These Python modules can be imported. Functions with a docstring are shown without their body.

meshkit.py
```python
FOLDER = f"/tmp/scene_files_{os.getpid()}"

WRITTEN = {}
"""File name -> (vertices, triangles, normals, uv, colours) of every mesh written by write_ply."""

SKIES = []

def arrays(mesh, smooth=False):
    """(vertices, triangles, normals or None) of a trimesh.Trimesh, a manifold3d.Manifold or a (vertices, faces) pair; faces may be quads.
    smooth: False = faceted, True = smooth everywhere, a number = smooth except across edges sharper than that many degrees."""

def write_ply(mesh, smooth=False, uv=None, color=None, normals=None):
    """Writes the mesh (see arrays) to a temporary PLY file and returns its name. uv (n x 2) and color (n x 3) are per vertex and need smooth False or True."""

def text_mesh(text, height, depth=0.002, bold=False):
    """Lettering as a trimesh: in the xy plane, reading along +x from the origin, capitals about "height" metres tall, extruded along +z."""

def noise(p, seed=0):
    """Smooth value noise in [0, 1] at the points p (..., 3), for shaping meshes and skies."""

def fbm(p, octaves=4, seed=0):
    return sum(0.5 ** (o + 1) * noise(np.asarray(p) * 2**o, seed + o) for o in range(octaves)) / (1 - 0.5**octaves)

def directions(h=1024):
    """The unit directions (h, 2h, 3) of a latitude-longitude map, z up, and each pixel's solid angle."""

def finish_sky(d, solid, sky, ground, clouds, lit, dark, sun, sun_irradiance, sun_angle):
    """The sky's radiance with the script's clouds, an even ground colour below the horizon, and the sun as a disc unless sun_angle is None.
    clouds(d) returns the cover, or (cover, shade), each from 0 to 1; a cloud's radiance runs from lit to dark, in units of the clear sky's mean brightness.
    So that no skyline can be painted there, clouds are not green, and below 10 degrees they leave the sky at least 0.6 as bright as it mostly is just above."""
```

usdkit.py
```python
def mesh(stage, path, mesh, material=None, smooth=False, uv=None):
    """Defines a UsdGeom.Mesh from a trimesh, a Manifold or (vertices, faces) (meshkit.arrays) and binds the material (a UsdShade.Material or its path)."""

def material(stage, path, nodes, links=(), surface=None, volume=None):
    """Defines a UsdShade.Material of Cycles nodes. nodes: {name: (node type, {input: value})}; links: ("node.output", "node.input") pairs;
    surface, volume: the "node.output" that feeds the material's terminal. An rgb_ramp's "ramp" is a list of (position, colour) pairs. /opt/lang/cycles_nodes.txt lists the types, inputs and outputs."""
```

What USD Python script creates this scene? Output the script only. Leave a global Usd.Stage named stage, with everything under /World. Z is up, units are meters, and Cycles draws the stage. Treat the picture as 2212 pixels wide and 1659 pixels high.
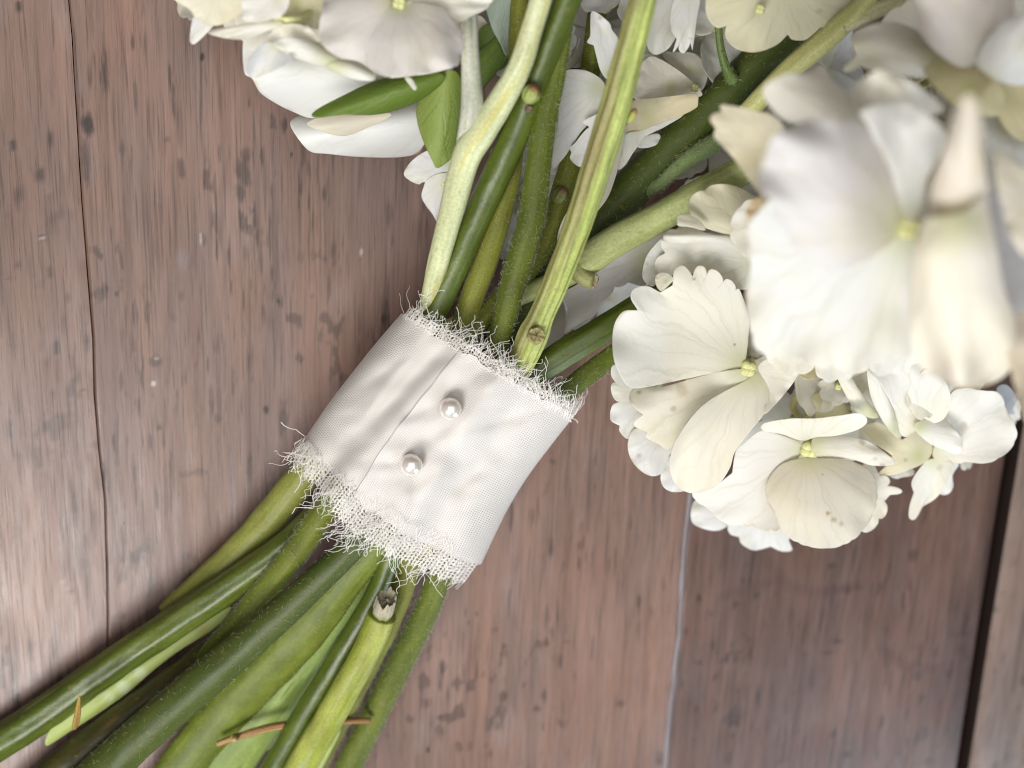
import math, numpy as np, trimesh, usdkit, meshkit
from pxr import Usd, UsdGeom, UsdLux, UsdShade, Gf, Sdf, Vt

stage = Usd.Stage.CreateInMemory()
UsdGeom.SetStageUpAxis(stage, "Z"); UsdGeom.SetStageMetersPerUnit(stage, 1.0)
UsdGeom.Xform.Define(stage, '/World'); UsdGeom.Scope.Define(stage, '/World/Looks')
T = Sdf.ValueTypeNames
rng = np.random.default_rng(7)

# ------------------------------------------------------------------ camera
F, CX, CY = 2125.0, 1106.0, 829.5           # focal length and centre of the photograph, in units of its 2212 x 1659 view
KX = .22; KY = .24 + .046 * KX              # how the table top recedes to the right and downwards
Z0 = .300                                   # metres from the lens to the table along the view axis
_n = np.array([KX, KY, -1.0]); _n /= np.linalg.norm(_n)
_u = np.array([-.0445, .971, .233]); _u -= _n * (_n @ _u); _u /= np.linalg.norm(_u)
W = np.array([np.cross(-_u, _n), -_u, _n])  # camera axes (right, down, forward) to the world: x right, y along the planks, z up
CAM = W @ np.array([0, 0, -Z0])
right, up, back = W @ [1, 0, 0], W @ [0, -1, 0], W @ [0, 0, -1]
cam = UsdGeom.Camera.Define(stage, '/World/camera')
mat = Gf.Matrix4d(*[float(x) for r in (list(right) + [0], list(up) + [0], list(back) + [0], list(CAM) + [1]) for x in r])
cam.AddTransformOp().Set(mat)
FL = 24.0
cam.CreateFocalLengthAttr(FL); cam.CreateHorizontalApertureAttr(FL * 2212 / F); cam.CreateVerticalApertureAttr(FL * 1659 / F)
cam.CreateClippingRangeAttr(Gf.Vec2f(.005, 50.0))
cam.CreateFStopAttr(FL / 4.9)
cam.CreateExposureAttr(0.60)


def at(px, py, h):
    """The point of the place, h metres above the table top, that stands at this spot of the photograph's view."""
    px, py, h = np.broadcast_arrays(np.asarray(px, float), np.asarray(py, float), np.asarray(h, float))
    v = np.stack([(px - CX) / F, (py - CY) / F, np.ones_like(px)], -1) @ W.T
    t = (h - CAM[2]) / v[..., 2]
    return CAM + t[..., None] * v


def depth(px, py, h):
    return (at(px, py, h) - CAM) @ -back


cam.CreateFocusDistanceAttr(float(depth(930, 940, .042)))

# ------------------------------------------------------------------ lamps: two windows below the picture, and an added soft fill above


def lamp(name, pos, target, w, h, power, color):
    l = UsdLux.RectLight.Define(stage, '/World/' + name)
    d = np.array(pos, float) - np.array(target, float); d /= np.linalg.norm(d)
    x = np.cross([0, 0, 1.0] if abs(d[2]) < .98 else [0, 1.0, 0], d); x /= np.linalg.norm(x); y = np.cross(d, x)
    l.AddTransformOp().Set(Gf.Matrix4d(*[float(q) for r in (list(x) + [0], list(y) + [0], list(d) + [0], list(pos) + [1]) for q in r]))
    l.CreateWidthAttr(w); l.CreateHeightAttr(h); l.CreateIntensityAttr(power); l.CreateColorAttr(Gf.Vec3f(*color))
    return l


lamp('window_light', (-.50, -.52, .85), (0, 0, .03), .55, .5, 11.0, (1.0, .98, .955))
lamp('window_light_001', (.75, -.95, .46), (0, 0, .03), .5, .7, 5.5, (.78, .88, 1.0))
lamp('overhead_fill', (-.1, .15, 1.9), (0, 0, 0), 2.4, 2.4, 1.0, (1.0, .985, .97))  # unseen area lamp, added overhead to stand in for room bounce

# ------------------------------------------------------------------ materials


def mat_(name, nodes, links, surface):
    return usdkit.material(stage, '/World/Looks/' + name, nodes, links, surface=surface)


def wood():
    return mat_('worn_wood', {
        'a': ('attribute', {'attribute': 'tint'}), 'g': ('geometry', {}),
        'm': ('mapping', {'scale': (2600, 90, 2600)}), 'n': ('noise_texture', {'scale': 1.0, 'detail': 4, 'roughness': .6}),
        'm2': ('mapping', {'scale': (500, 60, 500)}), 'n2': ('noise_texture', {'scale': 1.0, 'detail': 3}),
        'r': ('map_range', {'from_min': .25, 'from_max': .75, 'to_min': .84, 'to_max': 1.18}),
        'm3': ('mapping', {'scale': (1500, 40, 1500)}), 'n3': ('noise_texture', {'scale': 1.0, 'detail': 5, 'roughness': .65, 'distortion': .4}),
        'r3': ('map_range', {'from_min': .36, 'from_max': .47, 'to_min': .60, 'to_max': 1.0, 'clamp': True}), 'rm': ('math', {'math_type': 'multiply'}),
        'x': ('vector_math', {'math_type': 'scale'}),
        'b': ('bump', {'strength': .35, 'distance': .00012}),
        'rr': ('map_range', {'from_min': .3, 'from_max': .7, 'to_min': .29, 'to_max': .44}),
        'p': ('principled_bsdf', {'roughness': .4, 'specular_ior_level': .42})},
        [('g.position', 'm3.vector'), ('m3.vector', 'n3.vector'), ('n3.fac', 'r3.value'), ('r.result', 'rm.value1'), ('r3.result', 'rm.value2'),
         ('g.position', 'm.vector'), ('m.vector', 'n.vector'), ('g.position', 'm2.vector'), ('m2.vector', 'n2.vector'), ('n.fac', 'r.value'),
         ('a.color', 'x.vector1'), ('rm.value', 'x.scale'), ('x.vector', 'p.base_color'), ('rm.value', 'b.height'), ('b.normal', 'p.normal'),
         ('n2.fac', 'rr.value'), ('rr.result', 'p.roughness')], 'p.BSDF')


def petal_look(name, trans, rough, bump=.25, scale=900, tr=(1.0, .98, .90), vein=.15):
    return mat_(name, {
        'a': ('attribute', {'attribute': 'tint'}), 'g': ('geometry', {}),
        'n': ('noise_texture', {'scale': scale, 'detail': 3}), 'b': ('bump', {'strength': bump, 'distance': .0003}),
        'v': ('attribute', {'attribute': 'fan'}), 's': ('separate_xyz', {}), 'vm': ('mapping', {'scale': (2.2, 4.5, 1)}), 'vn': ('noise_texture', {'scale': 1.0, 'detail': 3}),
        'v1': ('math', {'math_type': 'multiply_add', 'value2': 11.0}), 'w1': ('math', {'math_type': 'multiply', 'value2': 4.5}), 's1': ('math', {'math_type': 'sine'}),
        'v2': ('math', {'math_type': 'multiply_add', 'value2': 27.0}), 'w2': ('math', {'math_type': 'multiply', 'value2': 10.0}), 's2': ('math', {'math_type': 'sine'}),
        'l1': ('map_range', {'from_min': .93, 'from_max': 1.0, 'to_min': 0, 'to_max': 1, 'clamp': True}), 'l2': ('map_range', {'from_min': .85, 'from_max': 1.0, 'to_min': 0, 'to_max': .55, 'clamp': True}),
        'lm': ('math', {'math_type': 'maximum'}), 'ramp': ('map_range', {'from_min': .05, 'from_max': .3, 'to_min': 0, 'to_max': 1, 'clamp': True}), 'lf': ('math', {'math_type': 'multiply'}),
        'vc': ('math', {'math_type': 'multiply', 'value2': vein}), 'ac': ('mix_color', {'blend_type': 'mix', 'b': (.50, .47, .30)}),
        'h': ('math', {'math_type': 'multiply_add', 'value2': -.55}),
        'p': ('principled_bsdf', {'roughness': rough, 'specular_ior_level': .3}),
        'tc': ('mix_color', {'blend_type': 'multiply', 'fac': 1.0, 'b': tr}),
        't': ('translucent_bsdf', {}), 'm': ('mix_closure', {'fac': trans})},
        [('v.vector', 's.vector'), ('v.vector', 'vm.vector'), ('vm.vector', 'vn.vector'), ('vn.fac', 'w1.value1'), ('vn.fac', 'w2.value1'),
         ('s.x', 'v1.value1'), ('w1.value', 'v1.value3'), ('v1.value', 's1.value1'), ('s.x', 'v2.value1'), ('w2.value', 'v2.value3'), ('v2.value', 's2.value1'),
         ('s1.value', 'l1.value'), ('s2.value', 'l2.value'), ('l1.result', 'lm.value1'), ('l2.result', 'lm.value2'), ('lm.value', 'lf.value1'), ('s.y', 'ramp.value'), ('ramp.result', 'lf.value2'),
         ('lf.value', 'vc.value1'), ('vc.value', 'ac.fac'), ('a.color', 'ac.a'), ('lf.value', 'h.value1'), ('n.fac', 'h.value3'),
         ('ac.result', 'p.base_color'), ('ac.result', 'tc.a'), ('tc.result', 't.color'), ('g.position', 'n.vector'), ('h.value', 'b.height'), ('b.normal', 'p.normal'),
         ('p.BSDF', 'm.closure1'), ('t.BSDF', 'm.closure2')], 'm.closure')


def stem_look(name, rough, spec, bump=.3, scale=1500, sheen=0.0, coat=0.0):
    return mat_(name, {
        'a': ('attribute', {'attribute': 'tint'}), 'g': ('geometry', {}),
        'n': ('noise_texture', {'scale': scale, 'detail': 3, 'roughness': .6}), 'b': ('bump', {'strength': bump, 'distance': .00025}),
        'r': ('map_range', {'from_min': .3, 'from_max': .7, 'to_min': .84, 'to_max': 1.16}), 'x': ('vector_math', {'math_type': 'scale'}),
        'p': ('principled_bsdf', {'roughness': rough, 'specular_ior_level': spec, 'sheen_weight': sheen, 'sheen_roughness': .4, 'coat_weight': coat, 'coat_roughness': .3})},
        [('g.position', 'n.vector'), ('n.fac', 'b.height'), ('b.normal', 'p.normal'), ('n.fac', 'r.value'), ('a.color', 'x.vector1'), ('r.result', 'x.scale'),
         ('x.vector', 'p.base_color')], 'p.BSDF')


def cloth_look(name, holes):
    nodes = {
        'uv': ('attribute', {'attribute': 'weave'}), 's': ('separate_xyz', {}),
        'jn': ('noise_texture', {'scale': 40, 'detail': 2}), 'jm': ('vector_math', {'math_type': 'multiply_add', 'vector2': (.5, .5, 0)}),
        'w1': ('math', {'math_type': 'sine'}), 'w2': ('math', {'math_type': 'sine'}), 'mx': ('math', {'math_type': 'maximum'}),
        'r': ('map_range', {'from_min': -.6, 'from_max': 1, 'to_min': .80, 'to_max': 1.0, 'clamp': True}),
        'b': ('bump', {'strength': .55, 'distance': .00014}), 'x': ('vector_math', {'math_type': 'scale', 'vector1': (.83, .795, .76)}),
        'p': ('principled_bsdf', {'roughness': .62, 'specular_ior_level': .35, 'sheen_weight': .25, 'sheen_roughness': .35}),
        't': ('translucent_bsdf', {'color': (.9, .83, .72)}), 'm': ('mix_closure', {'fac': .22})}
    links = [('uv.vector', 's.vector'), ('s.x', 'w1.value1'), ('s.y', 'w2.value1'), ('w1.value', 'mx.value1'), ('w2.value', 'mx.value2'), ('mx.value', 'r.value'),
             ('mx.value', 'b.height'), ('b.normal', 'p.normal'), ('r.result', 'x.scale'), ('x.vector', 'p.base_color'), ('p.BSDF', 'm.closure1'), ('t.BSDF', 'm.closure2')]
    out = 'm.closure'
    if holes:
        nodes |= {'th': ('math', {'math_type': 'greater_than', 'value2': holes}), 'tp': ('transparent_bsdf', {}), 'mm': ('mix_closure', {})}
        links += [('mx.value', 'th.value1'), ('th.value', 'mm.fac'), ('tp.BSDF', 'mm.closure1'), ('m.closure', 'mm.closure2')]
        out = 'mm.closure'
    for k in ('jn', 'jm'):
        nodes.pop(k)
    return mat_(name, nodes, links, out)


WOOD = wood()
PETAL = petal_look('white_petal', .46, .55)
SMOOTH_PETAL = petal_look('smooth_white_petal', .36, .4, .1, 500, (1.0, .98, .9), 0.10)
LEAF = petal_look('green_leaf', .22, .5, .5, 1400, (.75, 1.0, .3), .10)
STEM = stem_look('matte_stem', .5, .30)
GLOSSY = stem_look('glossy_stem', .40, .5, .3, 1200)
FUZZY = stem_look('fuzzy_stem', .6, .28, .5, 1800, .08)
DRY = stem_look('dry_fibre', .8, .2, .9, 1600)
CLOTH = cloth_look('woven_chiffon', 0)
GAUZE = cloth_look('loose_gauze', .66)
THREAD = mat_('thread', {'p': ('principled_bsdf', {'base_color': (.93, .91, .88), 'roughness': .7}), 't': ('translucent_bsdf', {'color': (.93, .90, .86)}), 'm': ('mix_closure', {'fac': .3})},
              [('p.BSDF', 'm.closure1'), ('t.BSDF', 'm.closure2')], 'm.closure')
HAIR = mat_('plant_hair', {'p': ('principled_bsdf', {'base_color': (.40, .46, .26), 'roughness': .5}), 't': ('translucent_bsdf', {'color': (.6, .65, .45)}), 'm': ('mix_closure', {'fac': .4})},
            [('p.BSDF', 'm.closure1'), ('t.BSDF', 'm.closure2')], 'm.closure')
PEARL = mat_('pearl', {'p': ('principled_bsdf', {'base_color': (.80, .75, .70), 'metallic': .35, 'roughness': .20, 'specular_ior_level': .8, 'coat_weight': 1.0, 'coat_roughness': .03, 'coat_ior': 1.7,
                                                 'subsurface_weight': .25, 'subsurface_scale': .001})}, [], 'p.BSDF')
STEEL = mat_('pin_steel', {'p': ('principled_bsdf', {'base_color': (.6, .6, .6), 'metallic': 1.0, 'roughness': .3})}, [], 'p.BSDF')

# ------------------------------------------------------------------ prims
used = {}


def path_of(name, parent=None):
    base = (parent or '/World') + '/' + name
    k = used.get(base, 0); used[base] = k + 1
    return base if k == 0 else f'{base}_{k:03d}'


def say(prim, label=None, category=None, group=None, kind=None):
    for k, v in (('label', label), ('category', category), ('group', group), ('kind', kind)):
        if v:
            prim.SetCustomDataByKey(k, v)


def thing(name, label, category, group=None, kind=None):
    p = path_of(name)
    x = UsdGeom.Xform.Define(stage, p)
    say(x.GetPrim(), label, category, group, kind)
    return p


def put(name, v, f, look, parent, tint=None, smooth=True, label=None, kind=None, weave=None, fan=None):
    p = path_of(name, parent)
    m = usdkit.mesh(stage, p, (v, f), look, smooth=smooth)
    m.CreateDoubleSidedAttr(True)
    api = UsdGeom.PrimvarsAPI(m)
    if tint is not None:
        tint = np.broadcast_to(np.asarray(tint, np.float32), (len(v), 3))
        api.CreatePrimvar('tint', T.Color3fArray, 'vertex').Set(Vt.Vec3fArray.FromNumpy(np.ascontiguousarray(np.clip(tint, 0, 1), np.float32)))
    if weave is not None:
        api.CreatePrimvar('weave', T.Float3Array, 'vertex').Set(Vt.Vec3fArray.FromNumpy(np.ascontiguousarray(weave, np.float32)))
    if fan is not None:
        api.CreatePrimvar('fan', T.Float3Array, 'vertex').Set(Vt.Vec3fArray.FromNumpy(np.ascontiguousarray(fan, np.float32)))
    say(m.GetPrim(), label, kind=kind)
    return p


def strands(name, curves, width, look, parent, label=None):
    p = path_of(name, parent)
    c = UsdGeom.BasisCurves.Define(stage, p)
    c.CreateTypeAttr('linear')
    c.CreateCurveVertexCountsAttr(Vt.IntArray.FromNumpy(np.array([len(x) for x in curves], np.int32)))
    c.CreatePointsAttr(Vt.Vec3fArray.FromNumpy(np.vstack(curves).astype(np.float32)))
    c.CreateWidthsAttr(Vt.FloatArray([float(width)])); c.SetWidthsInterpolation('constant')
    UsdShade.MaterialBindingAPI.Apply(c.GetPrim()).Bind(look)
    say(c.GetPrim(), label, kind='stuff')


def spline(pts, n, closed=False):
    """Catmull-Rom through pts (any dimension), n points evenly spaced along it."""
    p = np.asarray(pts, float)
    q = np.vstack([p[-1], p, p[0], p[1]]) if closed else np.vstack([2 * p[0] - p[1], p, 2 * p[-1] - p[-2]])
    segs = len(p) if closed else len(p) - 1
    t = np.linspace(0, 1, 24, endpoint=False)[:, None]
    out = []
    for i in range(segs):
        a, b, c, d = q[i:i + 4]
        # centripetal-like tangents, gentle on uneven spacing
        out.append(.5 * (2 * b + (c - a) * t + (2 * a - 5 * b + 4 * c - d) * t**2 + (3 * b - a - 3 * c + d) * t**3))
    out = np.vstack(out + [p[:1] if closed else p[-1:]])
    s = np.r_[0, np.cumsum(np.linalg.norm(np.diff(out[:, :2 if p.shape[1] < 4 else 3], axis=0), axis=1))]
    at_ = np.linspace(0, s[-1], n, endpoint=not closed)
    return np.stack([np.interp(at_, s, out[:, k]) for k in range(p.shape[1])], 1)


def sm(a, b, x):
    t = np.clip((x - a) / (b - a), 0, 1)
    return t * t * (3 - 2 * t)


# ------------------------------------------------------------------ the table: planks with worn grain
def table():
    root = thing('wooden_table', 'worn brown plank table with dark cracks under the bouquet', 'table')
    yy = np.concatenate([np.linspace(-.42, -.20, 40)[:-1], np.linspace(-.20, .17, 540)[:-1], np.linspace(.17, .40, 40)])

    def line(pts):
        w = at(*np.array(pts, float).T, 0.0)
        o = np.argsort(w[:, 1]); w = w[o]
        k0 = (w[1, 0] - w[0, 0]) / (w[1, 1] - w[0, 1]); k1 = (w[-1, 0] - w[-2, 0]) / (w[-1, 1] - w[-2, 1])
        x = np.interp(yy, w[:, 1], w[:, 0])
        x = np.where(yy < w[0, 1], w[0, 0] + .3 * k0 * (yy - w[0, 1]), x)
        return np.where(yy > w[-1, 1], w[-1, 0] + .3 * k1 * (yy - w[-1, 1]), x)

    crack = line([(140, -60), (147, 0), (155, 82), (160, 180), (166, 281), (176, 440), (190, 616), (199, 733), (202, 850), (212, 973), (224, 1075), (229, 1250), (232, 1500), (234, 1700)])
    seam = line([(1600, -60), (1560, 400), (1510, 900), (1490, 1085), (1478, 1180), (1471, 1290), (1468, 1370), (1458, 1440), (1447, 1540), (1436, 1660)])
    gap = line([(2330, -60), (2260, 500), (2206, 900), (2170, 1120), (2128, 1380), (2085, 1660)])
    # marks: where, how wide and long (view units), how strong, colour
    DK = (.018, .011, .010); LT = (.42, .38, .36); RD = (.10, .035, .02); BR = (.10, .055, .04)
    marks = [(190, 270, 16, 34, .75, DK), (185, 345, 12, 70, .45, DK), (88, 378, 11, 20, .6, DK), (86, 383, 5, 11, .8, LT), (26, 313, 8, 15, .7, DK), (19, 316, 4, 6, .7, LT), (106, 300, 5, 40, .6, DK),
             (90, 516, 10, 11, .6, DK), (88, 516, 5, 7, .85, LT), (434, 517, 4, 16, .75, LT), (438, 517, 10, 20, .35, DK), (436, 122, 8, 13, .8, DK), (375, 220, 4, 60, .6, DK), (367, 160, 4, 40, .5, DK),
             (527, 370, 20, 42, .55, (.035, .028, .028)), (520, 415, 16, 26, .5, (.035, .028, .028)), (532, 335, 14, 20, .4, DK), (630, 333, 4, 9, .8, DK), (615, 270, 9, 22, .55, DK), (286, 90, 6, 22, .5, DK),
             (293, 210, 5, 50, .4, DK), (40, 14, 9, 14, .7, DK), (120, 750, 10, 24, .7, DK), (118, 752, 4, 6, .7, LT), (124, 800, 7, 50, .4, RD), (110, 590, 9, 20, .45, DK), (35, 570, 4, 20, .6, DK),
             (252, 634, 7, 10, .55, DK), (240, 505, 3, 20, .5, DK), (218, 553, 9, 10, .5, DK), (335, 780, 20, 22, .40, DK), (338, 775, 9, 7, .4, LT), (331, 829, 9, 8, .75, LT), (344, 924, 8, 10, .5, DK),
             (270, 762, 4, 4, .5, DK), (178, 843, 4, 4, .7, RD), (18, 600, 7, 3, .8, RD), (575, 885, 10, 14, .7, DK), (612, 905, 16, 60, .45, DK), (470, 905, 10, 16, .4, DK), (540, 1010, 8, 60, .5, DK),
             (455, 860, 6, 60, .35, DK), (300, 880, 6, 40, .4, DK), (225, 1020, 4, 60, .7, DK), (225, 1370, 3.5, 60, .6, DK), (147, 1200, 3.5, 50, .55, DK), (30, 1140, 4, 40, .6, DK), (150, 1272, 5, 9, .8, LT), (152, 1276, 8, 14, .5, DK),
             (135, 1257, 6, 6, .5, (.30, .17, .08)), (12, 1405, 4, 24, .6, DK), (10, 1372, 3, 4, .7, LT), (25, 1450, 5, 60, .4, DK), (65, 1400, 4, 34, .45, DK), (430, 1020, 28, 12, .3, DK), (400, 1025, 22, 10, .25, DK),
             (268, 1130, 4, 7, .5, DK), (60, 1595, 6, 9, .5, DK), (95, 1600, 4, 20, .4, DK), (1105, 1110, 7, 60, .5, DK), (1190, 1190, 10, 30, .35, DK), (1380, 1300, 9, 40, .4, DK), (1570, 1420, 10, 24, .5, DK), (1210, 1430, 8, 30, .4, DK),
             (1250, 1180, 7, 20, .4, DK), (1280, 1400, 6, 60, .3, DK), (1180, 1330, 9, 50, .3, DK), (1340, 1520, 16, 16, .35, DK), (1100, 1300, 5, 70, .4, DK), (1030, 1450, 6, 40, .3, DK), (950, 1550, 10, 14, .4, DK), (925, 1620, 8, 12, .5, DK),
             (1050, 1560, 5, 50, .3, DK), (1795, 1222, 18, 10, .45, DK), (1800, 1585, 14, 18, .7, DK), (1830, 1630, 20, 14, .6, DK), (1905, 1560, 8, 30, .6, DK), (1960, 1540, 8, 30, .5, DK), (1895, 1630, 7, 30, .55, DK),
             (1810, 1385, 20, 9, .5, DK), (1790, 1410, 30, 7, .35, DK), (1850, 1270, 40, 8, .3, DK), (2080, 1370, 60, 8, .3, DK), (2240, 1380, 12, 12, .3, DK), (1960, 1500, 50, 60, .22, RD), (2030, 1540, 60, 70, .35, RD), (1860, 1560, 60, 60, .25, RD),
             (2080, 1480, 30, 40, .35, RD), (1760, 1600, 90, 50, .2, RD), (2060, 1520, 170, 260, .23, (.05, .02, .012)), (1700, 1640, 200, 90, .18, (.05, .02, .012)), (1930, 1340, 40, 60, .2, RD), (790, 300, 6, 30, .3, DK), (700, 420, 6, 16, .4, DK), (780, 545, 5, 12, .4, LT), (720, 540, 9, 30, .3, DK), (840, 460, 10, 40, .3, DK),
             (565, 560, 4, 50, .35, DK), (600, 650, 5, 8, .5, DK), (500, 620, 4, 30, .4, DK), (470, 1130, 5, 40, .3, DK), (330, 1180, 5, 60, .3, DK), (395, 560, 18, 34, .30, (.20, .17, .18)), (390, 640, 8, 16, .3, DK), (1000, 1380, 4, 50, .35, DK)]
    marks = [(*at(a, b, 0.0)[:2], c * .000137, d * .000137, e, g) for a, b, c, d, e, g in marks]
    # the long curved line of a knot, right of the middle
    arcs = [[(1640, 1190), (1668, 1228), (1700, 1262), (1750, 1278), (1800, 1276), (1850, 1262)], [(1560, 1290), (1620, 1270), (1680, 1255)], [(1905, 1400), (1960, 1440), (2060, 1440), (2130, 1420)]]
    arcs = [spline(at(*np.array(a, float).T, 0.0)[:, :2], 40) for a in arcs]

    def tint_of(x, y, seed, cross):
        X, Y = x * 1000 + 500 + seed * 77, y * 1000 + 600 + seed * 131
        X = X + 3.0 * (meshkit.noise(np.stack([X / 40, Y / 90, 0 * X], -1), 3) - .5)
        fb = lambda a, b, o, s: meshkit.fbm(np.stack([X / a, Y / b, 0 * X + s], -1), o, s)
        g = 1 + .40 * (fb(2.6, 70, 4, 1) - .5) + .34 * (fb(.75, 30, 3, 2) - .5) + .60 * (fb(22, 55, 3, 5) - .5)
        base = (np.array([.174, .106, .083]), np.array([.112, .064, .049]), None, np.array([.165, .120, .100]))[cross]
        warm = fb(9, 40, 3, 9)[..., None]
        col = base * (1 + (warm - .5) * np.array([.22, .02, -.18])) * np.clip(g, .45, 1.6)[..., None]
        fl = sm(.60, .78, fb(1.1, 9, 3, 21)) * sm(.48, .66, fb(13, 30, 3, 12))
        fl2 = sm(.70, .86, meshkit.noise(np.stack([X / .55, Y / 26, 0 * X], -1), 33)) * sm(.40, .6, fb(22, 30, 2, 14))
        fl3 = sm(.64, .76, fb(3.4, 6, 4, 41)) * sm(.5, .62, fb(30, 40, 2, 17))
        pale = sm(.62, .8, fb(14, 24, 4, 51))[..., None] * (.06 if cross == 1 else .20)
        col = col * (1 - pale) + np.array([.26, .21, .20]) * pale
        k = np.clip(.60 * fl + .35 * fl2 + .50 * fl3, 0, .8)[..., None]
        col = col * (1 - k) + np.array(DK) * k
        for mx, my, rx, ry, s, c in marks:
            near = (abs(x - mx) < 2.6 * rx) & (abs(y - my) < 2.6 * ry)
            if near.any():
                xx, y2 = x[near], y[near]
                rag = .75 + .9 * (meshkit.fbm(np.stack([xx * 1400, y2 * 420, 0 * xx + mx * 900], -1), 3, 4) - .5)
                d = np.sqrt(((xx - mx) / rx)**2 + ((y2 - my) / ry)**2)
                k = (min(.92, 1.25 * s) * (1 - sm(.5, 1.15, d / np.maximum(rag, .35))) if s > .24 else 1.3 * s * (1 - sm(.1, 1.3, d)))
                k = np.asarray(k)[:, None]
                col[near] = col[near] * (1 - k) + np.array(c) * k
        if cross == 1:      # soft shade beside the gap, painted into the plank's outer edge
            d = np.interp(y, yy, gap) - x
            k = (.62 * (1 - sm(.003, .013, d)) * (.6 + .8 * meshkit.fbm(np.stack([X / 3, Y / 25, 0 * X], -1), 3, 61)))[:, None]
            k = np.clip(k, 0, .8); col = col * (1 - k) + np.array([.020, .012, .012]) * k
        for a in arcs:
            near = (x > a[:, 0].min() - .004) & (x < a[:, 0].max() + .004) & (y > a[:, 1].min() - .004) & (y < a[:, 1].max() + .004)
            if near.any():
                d = np.min(np.hypot(x[near][:, None] - a[None, :, 0], y[near][:, None] - a[None, :, 1]), 1)
                k = (.42 * (1 - sm(.0008, .0030, d)))[:, None]
                col[near] = col[near] * (1 - k) + np.array([.07, .035, .03]) * k
        return col

    def plank(xl, xr, nx, seed, z=0.0, edge=.0007, cross=0, label=None):
        s = np.linspace(0, 1, nx)
        X = xl[:, None] * (1 - s) + xr[:, None] * s
        Y = np.broadcast_to(yy[:, None], X.shape)
        d = np.minimum(X - xl[:, None], xr[:, None] - X)
        edge = np.broadcast_to(np.asarray(edge, float), yy.shape)[:, None]
        Zz = z - edge * np.clip(1 - d / (1.4 * edge), 0, 1)**2 + .00025 * (meshkit.fbm(np.stack([X * 160, Y * 25, 0 * X + seed], -1), 2, 8) - .5)
        v = np.stack([X, Y, Zz], -1)
        col = tint_of(X.ravel(), Y.ravel(), seed, cross)
        ny = len(yy)
        idx = np.arange(ny * nx).reshape(ny, nx)
        q = [np.stack([idx[:-1, :-1], idx[:-1, 1:], idx[1:, 1:], idx[1:, :-1]], -1).reshape(-1, 4)]
        # sides and underside, so that the plank is a solid board
        V = [v.reshape(-1, 3)]; C = [col]; n0 = ny * nx
        ring = np.concatenate([idx[0, :], idx[1:, -1], idx[-1, -2::-1], idx[-2:0:-1, 0]])
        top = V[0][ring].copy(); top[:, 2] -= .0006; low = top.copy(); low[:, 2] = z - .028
        m_ = len(ring); a = np.arange(m_); b = (a + 1) % m_; wall_shade = np.broadcast_to([.030, .020, .017], (m_, 3))   # shade of the gaps painted into the board sides
        V += [V[0][ring].copy(), top, low]; C += [col[ring], wall_shade, wall_shade]
        q += [np.stack([n0 + k * m_ + a, n0 + (k + 1) * m_ + a, n0 + (k + 1) * m_ + b, n0 + k * m_ + b], -1) for k in (0, 1)]
        n0 += 2 * m_
        V = np.vstack(V); c = len(V)
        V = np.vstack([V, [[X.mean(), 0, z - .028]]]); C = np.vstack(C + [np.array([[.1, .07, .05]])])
        tri = np.stack([n0 + b, n0 + a, np.full(len(a), c)], -1)
        q = np.vstack(q)
        f = np.vstack([q[:, [0, 1, 2]], q[:, [0, 2, 3]], tri])
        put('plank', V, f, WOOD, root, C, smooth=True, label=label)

    g = .00035 * (1 + meshkit.noise(np.stack([yy * 200, 0 * yy, 0 * yy], -1), 5))
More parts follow.
